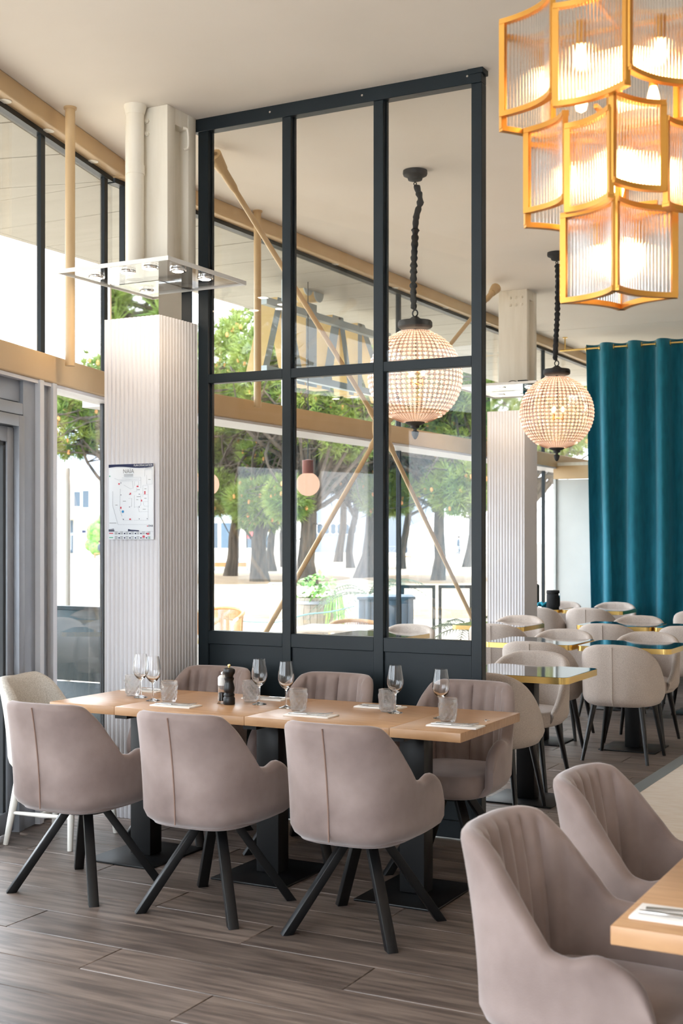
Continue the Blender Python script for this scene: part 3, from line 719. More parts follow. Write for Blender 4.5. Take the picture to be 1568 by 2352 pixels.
# ================================================================== TABLEWARE
TZ = .75
def wine_mesh():
    o = [(0, 0), (.034, .0005), (.035, .002), (.02, .006), (.006, .012), (.0038, .03), (.0036, .075), (.006, .088), (.02, .098), (.033, .115), (.0385, .135), (.0375, .16), (.032, .195), (.0285, .218)]
    i = [(.0275, .218), (.031, .195), (.0364, .16), (.0373, .136), (.031, .117), (.016, .101), (0, .096)]
    return mesh_of('wine_glass', MB().lathe(o + i, 32, cap=False), 'drinking_glass', smooth=50)
def tumbler_mesh():
    mb = MB(); n = 40; R = []
    for k in range(15):
        z = .002 + .098 * k / 14; r = .0315 + .0095 * k / 14
        ring = []
        for j in range(n):
            a = 2 * PI * j / n
            d = .0052 * (abs(math.sin(a * 5 + k * .72)) + abs(math.sin(a * 5 - k * .72))) / 2 if 1 < k < 12 else .0
            ring.append(((r + d) * math.cos(a), (r + d) * math.sin(a), z))
        R.append(ring)
    for z, r in ((.104, .0395), (.100, .0382), (.05, .0335), (.014, .0295), (.012, .02), (.012, .004)):
        R.append([(r * math.cos(2 * PI * j / n), r * math.sin(2 * PI * j / n), z) for j in range(n)])
    return mesh_of('tumbler', mb.rings(R), 'cut_glass', smooth=0)
WG, TG = wine_mesh(), tumbler_mesh()
for (x, y), lb in [((-3.905, 5.205), 'wine glass leftmost on the oak table'), ((-3.775, 5.13), 'wine glass second from the left, in front of the white column'),
                   ((-3.24, 5.255), 'wine glass just right of the pepper mill'), ((-3.065, 5.21), 'wine glass in the middle between the pepper mill and a tumbler'),
                   ((-2.535, 5.29), 'wine glass overlapping the far tumbler near the right end'), ((-2.28, 5.225), 'wine glass rightmost, behind a tumbler')]:
    o = mk('wine_glass', None, None, me=WG, keep=True, label=lb, cat='wine glass', group='stemmed wine glasses on the oak table'); o.location = (x, y, TZ)
for (x, y), lb in [((-3.985, 5.245), 'cut glass tumbler leftmost on the oak table'), ((-3.675, 5.125), 'cut glass tumbler in front of the white column, near the left place'),
                   ((-3.33, 5.32), 'cut glass tumbler directly right of the pepper mill'), ((-2.955, 5.135), 'cut glass tumbler in the middle of the table front'),
                   ((-2.585, 5.31), 'cut glass tumbler behind a wine glass, right of centre'), ((-2.21, 5.14), 'cut glass tumbler rightmost at the table end')]:
    o = mk('tumbler', None, None, me=TG, keep=True, label=lb, cat='tumbler', group='cut glass tumblers on the oak table'); o.location = (x, y, TZ)
pmill = thing('pepper_mill', 'black turned wooden pepper mill on the oak table', 'pepper mill', (-3.37, 5.19, TZ))
mk('body', MB().lathe([(.027, 0), (.0285, .003), (.0285, .03), (.025, .036), (.024, .04), (.027, .044), (.025, .05), (.022, .056), (.026, .068), (.0265, .08), (.022, .1), (.0195, .112), (.023, .12), (.0235, .128), (.02, .131)], 28), 'black_wood', pmill)
hd = mk('head', MB().lathe([(.02, .1315), (.021, .14), (.0275, .15), (.029, .16), (.0265, .17), (.018, .176), (.006, .178)], 28), 'black_wood', pmill)
mk('knob', MB().lathe([(.005, .177), (.005, .181), (.008, .184), (.0075, .191), (0, .193)], 16), 'brass', hd)
smill = thing('salt_mill', 'white and clear salt mill beside the pepper mill', 'salt mill', (-3.425, 5.215, TZ))
mk('chamber', MB().lathe([(.025, 0), (.0255, .004), (.022, .03), (.021, .085), (.019, .085), (.019, .012), (0, .012)], 28, cap=False), 'drinking_glass', smill)
mk('salt', MB().lathe([(.018, .013), (.018, .05), (0, .052)], 20), 'napkin', smill)
hs_ = mk('cap', MB().lathe([(.0215, .086), (.0225, .09), (.022, .125), (.014, .134), (.006, .136)], 28), 'white_plastic', smill)
mk('knob', MB().lathe([(.004, .135), (.004, .139), (.0075, .143), (.006, .15), (0, .152)], 16), 'chrome', hs_)
def fork_mb():
    mb = MB()
    C = [(0, 0, .003), (.05, 0, .0035), (.10, 0, .003), (.125, 0, .003)]
    Wd = [.009, .006, .004, .010]
    for i in range(3):
        a, b = C[i], C[i + 1]
        mb.hull8([(a[0], -Wd[i], a[2] - .001), (a[0], Wd[i], a[2] - .001), (a[0], Wd[i], a[2] + .001), (a[0], -Wd[i], a[2] + .001)],
                 [(b[0], -Wd[i + 1], b[2] - .001), (b[0], Wd[i + 1], b[2] - .001), (b[0], Wd[i + 1], b[2] + .001), (b[0], -Wd[i + 1], b[2] + .001)])
    mb.box(.125, .14, -.0105, .0105, .002, .004)
    for k in range(4): mb.bar((.14, -.009 + k * .006, .003), (.185, -.0085 + k * .0057, .008), .003, .0016)
    return mb
def knife_mb():
    mb = MB().box(0, .09, -.0065, .0065, 0, .006)
    mb.prism([(.09, -.006), (.15, -.008), (.185, -.006), (.2, .004), (.195, .006), (.09, .006)], .0022, .0037)
    return mb
FK, KN = mesh_of('fork', fork_mb(), 'steel_cutlery', smooth=30), mesh_of('knife', knife_mb(), 'steel_cutlery', bevel=.001, smooth=30)
NK = mesh_of('napkin', MB().box(-.115, .115, -.055, .055, 0, .003).box(-.114, .114, -.054, .054, .0032, .0062), 'napkin', bevel=.0012)
places = [((-3.56, 5.02), .0, 'behind the second near chair back'), ((-2.83, 5.03), .0, 'behind the third near chair back'),
          ((-2.13, 5.035), .0, 'at the oak table near right corner'), ((-4.06, 5.44), PI, 'far left on the oak table'),
          ((-3.32, 5.45), PI, 'behind the pepper mill'), ((-2.68, 5.43), PI, 'on the far table side between two chairs'),
          ((-.62, 2.72), -PI / 2, 'on the table at the lower right')]
for (x, y), rz, where in places:
    big = where.endswith('lower right')
    if big: rz = 0
    R = Matrix.Rotation(rz, 3, 'Z')
    o = mk('napkin', None, None, me=NK, keep=True, label='folded white napkin ' + where, cat='napkin', group='folded napkins'); o.location = (x, y, TZ); o.rotation_euler = (0, 0, rz)
    d = R @ Vector((-.095, .012, .0065)); o = mk('fork', None, None, me=FK, keep=True, label='steel fork lying on the napkin ' + where, cat='fork', group='forks on napkins'); o.location = (x + d.x, y + d.y, TZ + d.z - .0015); o.rotation_euler = (0, 0, rz + .18)
    d = R @ Vector((-.10, -.025, .0065)); o = mk('knife', None, None, me=KN, keep=True, label='steel knife lying on the napkin ' + where, cat='knife', group='knives on napkins'); o.location = (x + d.x, y + d.y, TZ + d.z - .0003); o.rotation_euler = (0, 0, rz + .06)
mk('table_number_disc', MB().lathe([(.013, 0), (.014, .001), (.014, .003), (.012, .0038), (0, .004)], 20, (-2.075, 5.255, TZ)), 'chrome', label='small metal disc set into the oak table right corner', cat='disc')

# ================================================================== PENDANTS
def pendant(x, y, label, seed):
    r_ = random.Random(seed)
    t = thing('globe_pendant', label, 'pendant lamp', (x, y, 0), group='crystal globe pendants')
    R, zc = .305, 2.592
    mk('ceiling_rose', MB().lathe([(.078, CEIL), (.08, CEIL - .02), (.076, CEIL - .032), (.05, CEIL - .045), (.045, CEIL - .062), (.02, CEIL - .07), (0, CEIL - .07)], 28), 'black_iron', t)
    zz = np.linspace(CEIL - .10, 3.03, 60)
    P = [(.012 * math.sin(z * 5 + seed) + (.03 * math.exp(-((z - (CEIL - .2)) / .07) ** 2) if seed == 1 else 0), .008 * math.cos(z * 7 + seed), z) for z in zz]
    P[0] = (0, 0, zz[0]); P[-1] = (0, 0, zz[-1])
    mk('chain_sleeve', MB().tube(P, [.012] + [.019 + .007 * math.sin(i * 1.9 + seed) * r_.random() + .004 * r_.random() for i in range(58)] + [.010], 10), 'black_fabric', t)
    mk('hook', MB().tube([(.0, 0, CEIL - .07), (.010, 0, CEIL - .085), (0, 0, CEIL - .1)], .004, 6).tube([(0, 0, CEIL - .07), (-.010, 0, CEIL - .085), (0, 0, CEIL - .1)], .004, 6)
       .tube([(.018 * math.cos(a), 0, 3.005 + .022 * math.sin(a)) for a in np.linspace(0, 2 * PI, 13)[:-1]], .005, 6, closed=True), 'black_iron', t)
    mk('top_cap', MB().lathe([(0, 2.985), (.02, 2.983), (.035, 2.97), (.055, 2.962), (.105, 2.955), (.112, 2.945), (.112, 2.918), (.105, 2.91), (.09, 2.905)], 32), 'black_iron', t, smooth=35)
    mk('finial', MB().lathe([(.062, 2.300), (.064, 2.292), (.05, 2.284), (.03, 2.276), (.028, 2.262), (.012, 2.256), (.011, 2.245), (.026, 2.236), (.024, 2.232), (.021, 2.215), (.012, 2.195), (0, 2.186)], 24), 'black_iron', t)
    nm, a0, a1 = 52, -70, 70
    wires = MB()
    for j in range(nm):
        th = 2 * PI * j / nm
        wires.tube([(R * math.cos(f) * math.cos(th), R * math.cos(f) * math.sin(th), zc + R * math.sin(f)) for f in np.radians(np.linspace(-74, 74, 19))], .0016, 3, cap=False)
    LAT = np.radians(np.linspace(a0 + 16, a1, 23))
    for f in LAT: wires.tube([(R * math.cos(f) * math.cos(q), R * math.cos(f) * math.sin(q), zc + R * math.sin(f)) for q in np.linspace(0, 2 * PI, 49)[:-1]], .0017, 3, closed=True)
    mk('wire_cage', wires, 'cage_wire', t, kind='stuff')
    beads = MB()
    for i in range(len(LAT) - 1):
        f = (LAT[i] + LAT[i + 1]) / 2; hz = R * (LAT[i + 1] - LAT[i]) * .46; band = abs(f) < .05
        for j in range(nm):
            th = 2 * PI * (j + .5) / nm; c = Vector((R * math.cos(f) * math.cos(th), R * math.cos(f) * math.sin(th), zc + R * math.sin(f)))
            e1 = Vector((-math.sin(th), math.cos(th), 0)); er = Vector((math.cos(f) * math.cos(th), math.cos(f) * math.sin(th), math.sin(f))); e2 = er.cross(e1)
            w = PI * R * math.cos(f) / nm * .88; d = .006
            beads.add([c + e1 * w, c + e2 * hz, c - e1 * w, c - e2 * hz, c + er * d, c - er * d], [(0, 1, 4), (1, 2, 4), (2, 3, 4), (3, 0, 4), (1, 0, 5), (2, 1, 5), (3, 2, 5), (0, 3, 5)])
    for j in range(nm):   # long drops closing the bottom and the crown
        th = 2 * PI * (j + .5) / nm
        for fa, fb in ((-55, -74), (70, 77)):
            pa, pb = [Vector((R * math.cos(math.radians(f)) * math.cos(th), R * math.cos(math.radians(f)) * math.sin(th), zc + R * math.sin(math.radians(f)))) for f in (fa, fb)]
            if fa < 0: pb = Vector((.05 * math.cos(th), .05 * math.sin(th), 2.298))
            beads.tube([pa, (pa + pb) / 2, pb], [.008, .006, .002], 4)
    mk('crystal_beads', beads, 'crystal', t, smooth=0, kind='stuff')
    mk('lamp_stem', MB().tube([(0, 0, 2.92), (0, 0, 2.60)], .008, 8), 'black_iron', t)
    for k in range(3):
        a = k * 2 * PI / 3 + .4; q = (.05 * math.cos(a), .05 * math.sin(a), 2.60)
        ca = mk('candle_arm', MB().tube([(0, 0, 2.55), (q[0], q[1], 2.535), (q[0], q[1], 2.58)], .006, 8), 'brass_brushed', t)
        mk('bulb', MB().lathe([(.008, 0), (.016, .014), (.014, .03), (0, .05)], 12, q), 'bulb', ca)
    light('POINT', 'pendant_light', (0, 0, 2.63), 3, (1, .72, .48), .06, t)
    return t
pendant(-3.489, 7.578, 'crystal globe pendant hanging behind the partition panes', 1)
pendant(-3.447, 10.307, 'crystal globe pendant hanging free between partition and curtain', 2)

# ================================================================== CHANDELIER
CHX, CHY = cpos(1420, 3.3)
ch = thing('chandelier', 'three tier gold framed glass rod chandelier at the upper right', 'chandelier', (CHX, CHY, 0))
toward = math.atan2(-CHY, -CHX)
def bowed_panel(A, B, z0, z1, nrod, fw=.013, bow=.13):
    mid = (A + B) / 2; C = mid - mid.normalized() * (B - A).length * bow * 2
    arc = [(A * (1 - t) ** 2 + C * 2 * t * (1 - t) + B * t * t) for t in np.linspace(0, 1, nrod + 1)]
    fr = MB()
    for z in (z0, z1):
        ri = []
        for i, p in enumerate(arc):
            d = (arc[min(i + 1, nrod)] - arc[max(i - 1, 0)]).normalized(); nr = Vector((-d.y, d.x, 0))
            ri.append([p + nr * .009 + Vector((0, 0, z - fw / 2)), p - nr * .009 + Vector((0, 0, z - fw / 2)), p - nr * .009 + Vector((0, 0, z + fw / 2)), p + nr * .009 + Vector((0, 0, z + fw / 2))])
        fr.rings(ri)
    for p, d in ((arc[0], arc[1] - arc[0]), (arc[-1], arc[-2] - arc[-1])):
        d.normalize(); c = p + d * .006; fr.bar(c + Vector((0, 0, z0)), c + Vector((0, 0, z1)), .013, .016, up=d)
    f = mk('panel_frame', fr, 'brass_brushed', ch, smooth=30)
    rods = MB(); L = sum((arc[i + 1] - arc[i]).length for i in range(nrod))
    for i in range(1, nrod): rods.tube([arc[i] + Vector((0, 0, z0 + .005)), arc[i] + Vector((0, 0, z1 - .005))], L / nrod * .46, 8)
    mk('glass_rods', rods, 'glass_rod', f, smooth=60, kind='stuff')
def ring(R, r, z0, z1, rot, n, dz, pitch):
    K = [Vector(((R if k % 2 == 0 else r) * math.cos(rot + 2 * PI * k / n), (R if k % 2 == 0 else r) * math.sin(rot + 2 * PI * k / n), 0)) for k in range(n)]
    for k in range(n):
        A, B = K[k], K[(k + 1) % n]; o = -dz if k % 2 else 0
        bowed_panel(A, B, z0 + o, z1 + o, max(8, int((B - A).length / pitch)))
rd = math.radians
ring(.145, .145, 2.165, 2.385, toward + rd(-3), 4, 0, .0095)
ring(.240, .172, 2.405, 2.615, toward + rd(-4), 8, .036, .0092)
ring(.300, .240, 2.650, 2.890, toward + rd(4), 8, .036, .0092)
mk('hanging_rod', MB().tube([(0, 0, 2.3), (0, 0, CEIL - .03)], .009, 10).lathe([(.07, CEIL - .03), (.07, CEIL)], 20), 'brass_brushed', ch)
for z, r in ((2.30, .10), (2.50, .2), (2.76, .27)):
    mk('spider', MB().bar((-r, 0, z + .1), (r, 0, z + .1), .010).bar((0, -r, z + .1), (0, r, z + .1), .010), 'brass_brushed', ch)
for z, r, n in ((2.26, .05, 2), (2.47, .12, 4), (2.72, .19, 6)):
    for k in range(n):
        a = 2 * PI * k / n + .3; q = (r * math.cos(a), r * math.sin(a), z)
        h = mk('lamp_holder', MB().lathe([(.012, .04), (.012, .10)], 10, q), 'brass_brushed', ch)
        mk('bulb', MB().lathe([(0, -.02), (.014, -.012), (.018, .005), (.014, .025), (.009, .04)], 12, q), 'bulb', h)
for z, e in ((2.27, .35), (2.48, .8), (2.73, 1.1)): light('POINT', 'chandelier_light', (.02, .01, z), e, (1, .54, .22), .05, ch)

# ================================================================== CURTAIN, FAR END
CY = 14.72
rod = thing('curtain_rod', 'thin brass curtain rod hung from the ceiling', 'curtain rod', (-3.2, CY, 3.775))
mk('rod', MB().tube([(-1.68, 0, 0), (2.2, 0, 0)], .012, 12), 'brass', rod)
for x in (-1.62, -.2, 1.2): mk('hanger', MB().tube([(x, 0, .0), (x, 0, CEIL - 3.775)], .008, 8).lathe([(.03, CEIL - 3.785), (.03, CEIL - 3.775)], 14, (x, 0, 0)), 'brass', rod)
cur = thing('curtain', 'teal velvet eyelet curtain falling in deep folds at the far end', 'curtain', (-3.2, CY, 0))
nx, nz = 420, 26; x0c, x1c = -4.56, -1.2; V = []; Fc = []
def fold(u):   # u in folds
    return math.sin(2 * PI * u)
for k in range(nz + 1):
    tz = k / nz; z = .02 + 3.805 * tz
    for i in range(nx + 1):
        t = i / nx; x = x0c + (x1c - x0c) * t
        w = (1 - tz); u = t * 10.2 + .08 * w * math.sin(t * 17) ; amp = .092 + .03 * w * math.sin(t * 23 + 1)
        s_ = fold(u); s_ = math.copysign(abs(s_) ** .75, s_)
        xx = x + .02 * w * math.sin(t * 31 + 2) - (.0 if tz > .5 else 0) + .10 * (w ** 1.3) * (1 - t) * (t < .08) * (t / .08 if t > 0 else 0)
        V.append((xx + 3.2 + .05 * w * (1 - min(1, t * 6)), s_ * amp + .012 * w * math.sin(t * 90 + z * 2), z))
for k in range(nz):
    for i in range(nx):
        a = k * (nx + 1) + i; Fc.append((a, a + 1, a + nx + 2, a + nx + 1))
mbc = MB(); mbc.add(V, Fc); me = mesh_of('curtain_cloth', mbc, 'teal_velvet', smooth=70)
co = mk('cloth', None, None, cur, me=me); sm = co.modifiers.new('thickness', 'SOLIDIFY'); sm.thickness = .004
for j in range(21):
    t = (j * .5 + .0) / 10.2; x = x0c + (x1c - x0c) * t + 3.2
    mk('eyelet', MB().tube([(x, .028 * math.cos(a), 3.775 + .028 * math.sin(a)) for a in np.linspace(0, 2 * PI, 15)[:-1]], .006, 6, closed=True), 'brass', cur)
# lobby box behind the tables
lob = thing('wall_lobby', 'pale metal clad lobby wall left of the curtain', None, (-4, 15.0, 0), kind='structure')
mk('panel', MB().box(-1.05, 1.6, 0, .05, 0, 2.255), 'panel_white', lob)
mk('lintel', MB().box(-1.05, 1.6, -.03, .05, 2.26, 2.42), 'gold_paint', lob, bevel=.005)
mk('roof', MB().box(-1.05, 1.6, -.03, 2.6, 2.42, 2.46), 'cream_paint', lob)
mk('edge_profile', MB().box(-1.05, -1.02, -.03, 0, 0, 2.26), 'panel_white', lob)

# ================================================================== EVACUATION PLAN on the near column
pl = thing('evacuation_plan', 'white printed evacuation plan board on the near column', 'sign', (-4.336, 5.698, 1.748))
w2, h2 = .152, .208
mk('board', MB().box(-w2, w2, -.008, .0, -h2, h2), 'print_white', pl, bevel=.001)
yf = -.0084
def flat(poly, mat, name='print', t=.0006, par=None):
    """thin printed shape on the face of the board, poly in (x,z)"""
    n = len(poly); mb = MB(); mb.add([(x, yf - t, z) for x, z in poly] + [(x, yf + .0003, z) for x, z in poly],
        [tuple(range(n)), tuple(range(2 * n - 1, n - 1, -1))] + [(i, (i + 1) % n, n + (i + 1) % n, n + i) for i in range(n)])
    return mk(name, mb, mat, pl, smooth=0)
xs_ = np.linspace(-w2, w2, 13)
flat([(x, h2 - .001) for x in xs_] + [(x, h2 - .019 + .005 * math.sin((x + w2) / .304 * 2 * PI + .2)) for x in xs_[::-1]], 'print_navy', 'header_band')
flat([(-w2, -.152), (-.118, -.148), (-.113, -.163), (-w2, -.163)], 'print_navy', 'legend_band')
flat([(-.018, -.150), (0, -.154), (.055, -.157), (.055, -.163), (-.02, -.163)], 'print_navy', 'legend_band')
flat([(-w2, -.164), (w2, -.164), (w2, -.1645), (-w2, -.1645)], 'print_navy', 'legend_line')
lm = MB()
def ln(pts, w=.0009):
    for (ax, az), (bx, bz) in zip(pts[:-1], pts[1:]): lm.bar((ax, yf, az), (bx, yf, bz), w, .0008, up=(0, 1, 0))
def X(px): return -w2 + (px - 120) / (1345 - 120) * 2 * w2
def Zp(py): return h2 - (py - 110) / (2200 - 110) * 2 * h2
for pts in ([(440, 800), (430, 1380), (490, 1560)], [(430, 600), (470, 578), (1010, 578)], [(280, 500), (390, 548), (960, 540)], [(490, 495), (1010, 488), (1010, 790)], [(230, 860), (225, 1250), (370, 1770), (400, 1790), (1200, 1790)],
            [(500, 1620), (530, 1668), (770, 1668)], [(820, 1668), (1205, 1668), (1205, 715), (1060, 715), (1060, 1040)], [(1060, 970), (1210, 970)], [(1060, 1160), (1205, 1160)], [(930, 1300), (965, 1440), (1200, 1440)],
            [(770, 590), (800, 780), (720, 800), (540, 690)], [(835, 600), (835, 720)], [(830, 980), (830, 1330)], [(835, 1300), (930, 1300), (1010, 1250), (1010, 940)], [(670, 1065), (760, 1065), (755, 1285), (700, 1285)],
            [(1115, 280), (1315, 280), (1315, 685), (1165, 685), (1165, 430)], [(1115, 280), (1115, 470)], [(810, 880), (890, 880), (895, 770)], [(940, 600), (950, 690), (900, 700)], [(1080, 1180), (1080, 1250), (1110, 1285), (1205, 1285)]):
    ln([(X(a), Zp(b)) for a, b in pts])
mk('plan_lines', lm, 'print_line', pl, smooth=0)
sq = MB()
for a, b in ((460, 632), (460, 965), (695, 955), (965, 952), (695, 1300), (965, 1305), (530, 1640), (700, 1640), (965, 1632), (1180, 1630), (1190, 1835)): sq.box(X(a) - .0022, X(a) + .0022, yf - .0008, yf, Zp(b) - .0022, Zp(b) + .0022)
mk('column_marks', sq, 'print_navy', pl, smooth=0)
sq = MB()
for a, b, ww, hh in ((408, 658, .005, .004), (918, 738, .006, .004), (722, 935, .004, .005), (1117, 915, .004, .009), (1025, 1130, .004, .005), (458, 1322, .004, .006), (715, 1640, .005, .004), (1085, 2120, .007, .006), (1200, 2045, .008, .005), (1188, 1832, .003, .003)):
    sq.box(X(a) - ww, X(a) + ww, yf - .0010, yf, Zp(b) - hh, Zp(b) + hh)
mk('red_symbols', sq, 'print_red', pl, smooth=0)
mk('you_are_here', MB().disc((X(513), yf - .0005, Zp(1428)), (0, 1, 0), .0075, .001, 20), 'print_blue', pl)
mk('green_symbol', MB().disc((X(148), yf - .0005, Zp(438)), (0, 1, 0), .004, .001, 10).disc((X(1238), yf - .0005, Zp(2150)), (0, 1, 0), .004, .001, 8), 'print_green', pl)
def ptext(txt, size, px_, py_, mat, align='LEFT', sx=1):
    me = text_mesh(txt, size, .0002, 'lettering', align); me.materials.clear(); me.materials.append(MATS[mat])
    me.transform(Matrix.Translation((X(px_), yf - .0012, Zp(py_))) @ Matrix.Rotation(PI / 2, 4, 'X') @ Matrix.Diagonal((sx, 1, 1, 1)))
    return mk('lettering', None, None, pl, me=me)
ptext("PLAN D'\u00c9VACUATION", .0155, 815, 185, 'print_white', sx=.82)
ptext('NA\u00cfA', .032, 670, 365, 'print_grey', 'CENTER')
ptext('ENSI', .0155, 1215, 1850, 'print_navy')
ptext('LEGENDE', .009, 135, 1945, 'print_white')
gl = MB()
for a, b, ww in ((670, 405, 125), (670, 445, 125), (1215, 232, 85), (235, 1742, 95), (555, 1140, 40), (1240, 555, 30), (335, 1245, 28), (1100, 1370, 38), (910, 1103, 25), (1130, 1070, 30), (1130, 808, 28), (940, 830, 40), (945, 1020, 50)):
    gl.box(X(a) - ww / 1225 * 2 * w2, X(a) + ww / 1225 * 2 * w2, yf - .0008, yf, Zp(b) - .0014, Zp(b) + .0014)
for r_ in range(2):
    for k in range(7):
        a = 290 + k * 150; b = 2025 + r_ * 125
        for q in range(3): gl.box(X(a), X(a + 75), yf - .0008, yf, Zp(b - 30 + q * 28) - .0013, Zp(b - 30 + q * 28) + .0013)
mk('small_print', gl, 'print_grey', pl, smooth=0)
sq = MB()
for r_ in range(2):
    for k in range(6): sq.box(X(395 + k * 150), X(425 + k * 150), yf - .0008, yf, Zp(2055 + r_ * 120), Zp(2015 + r_ * 120))
mk('pictograms', sq, 'print_navy', pl, smooth=0)
sq = MB().box(X(135), X(240), yf - .0008, yf, Zp(2040), Zp(2015)); mk('legend_title', sq, 'print_red', pl, smooth=0)
sq = MB().box(X(135), X(240), yf - .0008, yf, Zp(2160), Zp(2135)); mk('legend_title', sq, 'print_green', pl, smooth=0)

# ================================================================== OUTSIDE
GZ = -.05
gmb = MB(); g = []
def gpt(px_, Z): return cpos(px_, Z)
A = [cpos(-5200, 4), cpos(-3000, 120), cpos(2600, 120), cpos(5200, 4)]
struct('ground', MB().add([(-7.0, -30, GZ), (-400, -30, GZ), (-400, 330, GZ), (FX - .2, 330, GZ), (FX - .2, 18, GZ), (FX - .2, 6.5, GZ), (*LF(8.2, -.2), GZ)], [(0, 1, 2, 3, 4, 5, 6)]), 'ground', keep=True, label='pale sunlit square outside the windows')
for i, (p, q, a, b, lb) in enumerate([(540, 51, 4.6, 7.0, 'brown bark strewn patch under the left pines'), (985, 50, 2.6, 5.0, 'brown bark strewn patch under the middle pines'), (800, 27, 5, 1.8, 'small sandy patch beyond the barrel')]):
    c = cpos(p, q); R = []
    for s_, z in ((1, GZ + .004), (.93, GZ + .03), (.5, GZ + .05)):
        R.append([(c[0] + RGT[0] * a * s_ * math.cos(t) + FWD[0] * b * s_ * math.sin(t), c[1] + RGT[1] * a * s_ * math.cos(t) + FWD[1] * b * s_ * math.sin(t), z) for t in np.linspace(0, 2 * PI, 33)[:-1]])
    mk('bark_patch', MB().rings(R), 'mulch', label=lb, cat='bark patch', kind='stuff')

def pine(px_, Z, lean, h, blobs, label, r0=.34, ntuft=900, nbr=22, tl=.42, seed=0, leaf='needle'):
    """pine: ridged leaning trunk, branches out to the needle clouds, needle tufts, cones"""
    rg = np.random.default_rng(seed + 11); x, y = cpos(px_, Z) if px_ is not None else Z
    t = thing('pine_tree', label, 'tree', (x, y, GZ))
    ax = Vector((RGT[0], RGT[1], 0)); tops = Vector((0, 0, 0)) + ax * lean + Vector((0, 0, h))
    P = [(ax * (lean * (k / 8) ** 1.2) + ax * .12 * math.sin(k * 1.3 + seed) + Vector((0, 0, h * k / 8))) for k in range(9)]
    R = []; prev = None
    for k, p in enumerate(P):
        rr = r0 * (1.25 if k == 0 else 1 - .075 * k)
        R.append([p + Vector((math.cos(a), math.sin(a), 0)) * rr * (1 + .10 * math.sin(a * 7 + k) + .05 * math.sin(a * 13 + 2 * k)) for a in np.linspace(0, 2 * PI, 29)[:-1]])
    mk('trunk', MB().rings(R), 'bark', t, smooth=35)
    B = [(ax * bx + Vector((FWD[0], FWD[1], 0)) * by + Vector((0, 0, bz)), br, bw) for bx, by, bz, br, bw in blobs]
    bm_ = MB()
    for k in range(nbr * len(B)):
        c, br, bw = B[k % len(B)]
        a = P[3 + int(rg.integers(0, 6))]
        e = c + Vector((rg.normal(0, .5) * bw, rg.normal(0, .5) * bw, rg.normal(0, .45) * br))
        m = (a + e) / 2 + Vector((rg.normal(0, .4), rg.normal(0, .4), rg.normal(.2, .4)))
        pts = catmull([a, m, e], 4); n_ = len(pts)
        bm_.tube(pts, [.09 * (1 - .85 * i / (n_ - 1)) for i in range(n_)], 5)
        for q in range(5):
            s_ = pts[2 + int(rg.integers(0, n_ - 2))]; e2 = s_ + Vector((rg.normal(0, .7), rg.normal(0, .7), rg.normal(-.05, .5)))
            bm_.tube([s_, (s_ + e2) / 2 + Vector((0, 0, rg.normal(0, .12))), e2], [.03, .02, .006], 4)
    mk('branches', bm_, 'bark', t, kind='stuff')
    per = int(ntuft / len(B)); V = []; Fs = []; cv = MB()
    allv = []; 
    for c, br, bw in B:
        d = rg.normal(size=(per, 3)); d /= np.linalg.norm(d, axis=1)[:, None]; rad = rg.uniform(.45, 1, per) ** .5
        pos = d * rad[:, None] * np.array([bw, bw, br]) + np.array(c)
        dirs = d * np.array([1, 1, .6]) + np.array([0, 0, .55]); dirs /= np.linalg.norm(dirs, axis=1)[:, None]
        nn = 22
        nd = rg.normal(size=(per, nn, 3)); nd /= np.linalg.norm(nd, axis=2)[:, :, None]
        nd = nd * .8 + dirs[:, None, :] * .75; nd /= np.linalg.norm(nd, axis=2)[:, :, None]
        side = np.cross(nd, rg.normal(size=(per, nn, 3))); side /= np.linalg.norm(side, axis=2)[:, :, None]
        ll = tl * rg.uniform(.7, 1.1, (per, nn, 1)); wd = .020
        a = pos[:, None, :] + side * wd; b = pos[:, None, :] - side * wd; e = pos[:, None, :] + nd * ll
        allv.append(np.stack([a, b, e], 2).reshape(-1, 3))
        for q in range(int(per / 14) if px_ is not None else 0):
            i = int(rg.integers(0, per)); p = pos[i] + dirs[i] * .16
            cv.sphere(p, .06, 6, 4, (1, 1, 1.5))
    v = np.concatenate(allv); me = bpy.data.meshes.new('needles'); nt = len(v) // 3
    me.vertices.add(len(v)); me.vertices.foreach_set('co', v.ravel()); me.loops.add(len(v)); me.loops.foreach_set('vertex_index', np.arange(len(v)))
    me.polygons.add(nt); me.polygons.foreach_set('loop_start', np.arange(0, len(v), 3)); me.polygons.foreach_set('loop_total', np.full(nt, 3)); me.update(); me.validate()
    me.materials.append(MATS[leaf]); mk('needles', None, None, t, me=me, kind='stuff')
    if len(cv.v): mk('cones', cv, 'pine_cone', t, kind='stuff')
pine(523, 52, 1.6, 6.5, [(-.8, 0, 8.2, 1.9, 2.6), (2.0, -1, 9.2, 1.7, 2.6), (-.6, -.5, 3.4, .9, 1.5), (1.2, 0, 6.4, 1.2, 2.2), (1.4, -1, 2.6, .7, 1.1), (-1.2, 1, 5.2, .9, 1.6)], 'leaning pine leftmost through the left partition pane', .24, 2600, seed=1)
pine(590, 46, 1.0, 6.2, [(-.4, 0, 7.6, 1.8, 2.4), (1.8, -.5, 7.8, 1.7, 2.4), (.2, -.5, 2.9, .7, 1.2), (2.6, 0, 5.8, 1.0, 1.8), (.8, 1, 4.6, .7, 1.5)], 'thick pine in the middle of the left partition pane', .29, 2400, seed=2)
pine(624, 61, .4, 6.8, [(0, 0, 9.0, 2.2, 2.8), (.5, -1, 4.0, .9, 1.4), (.4, 0, 6.2, 1.2, 2.0)], 'slim straight pine right of the thick one', .19, 1500, seed=3)
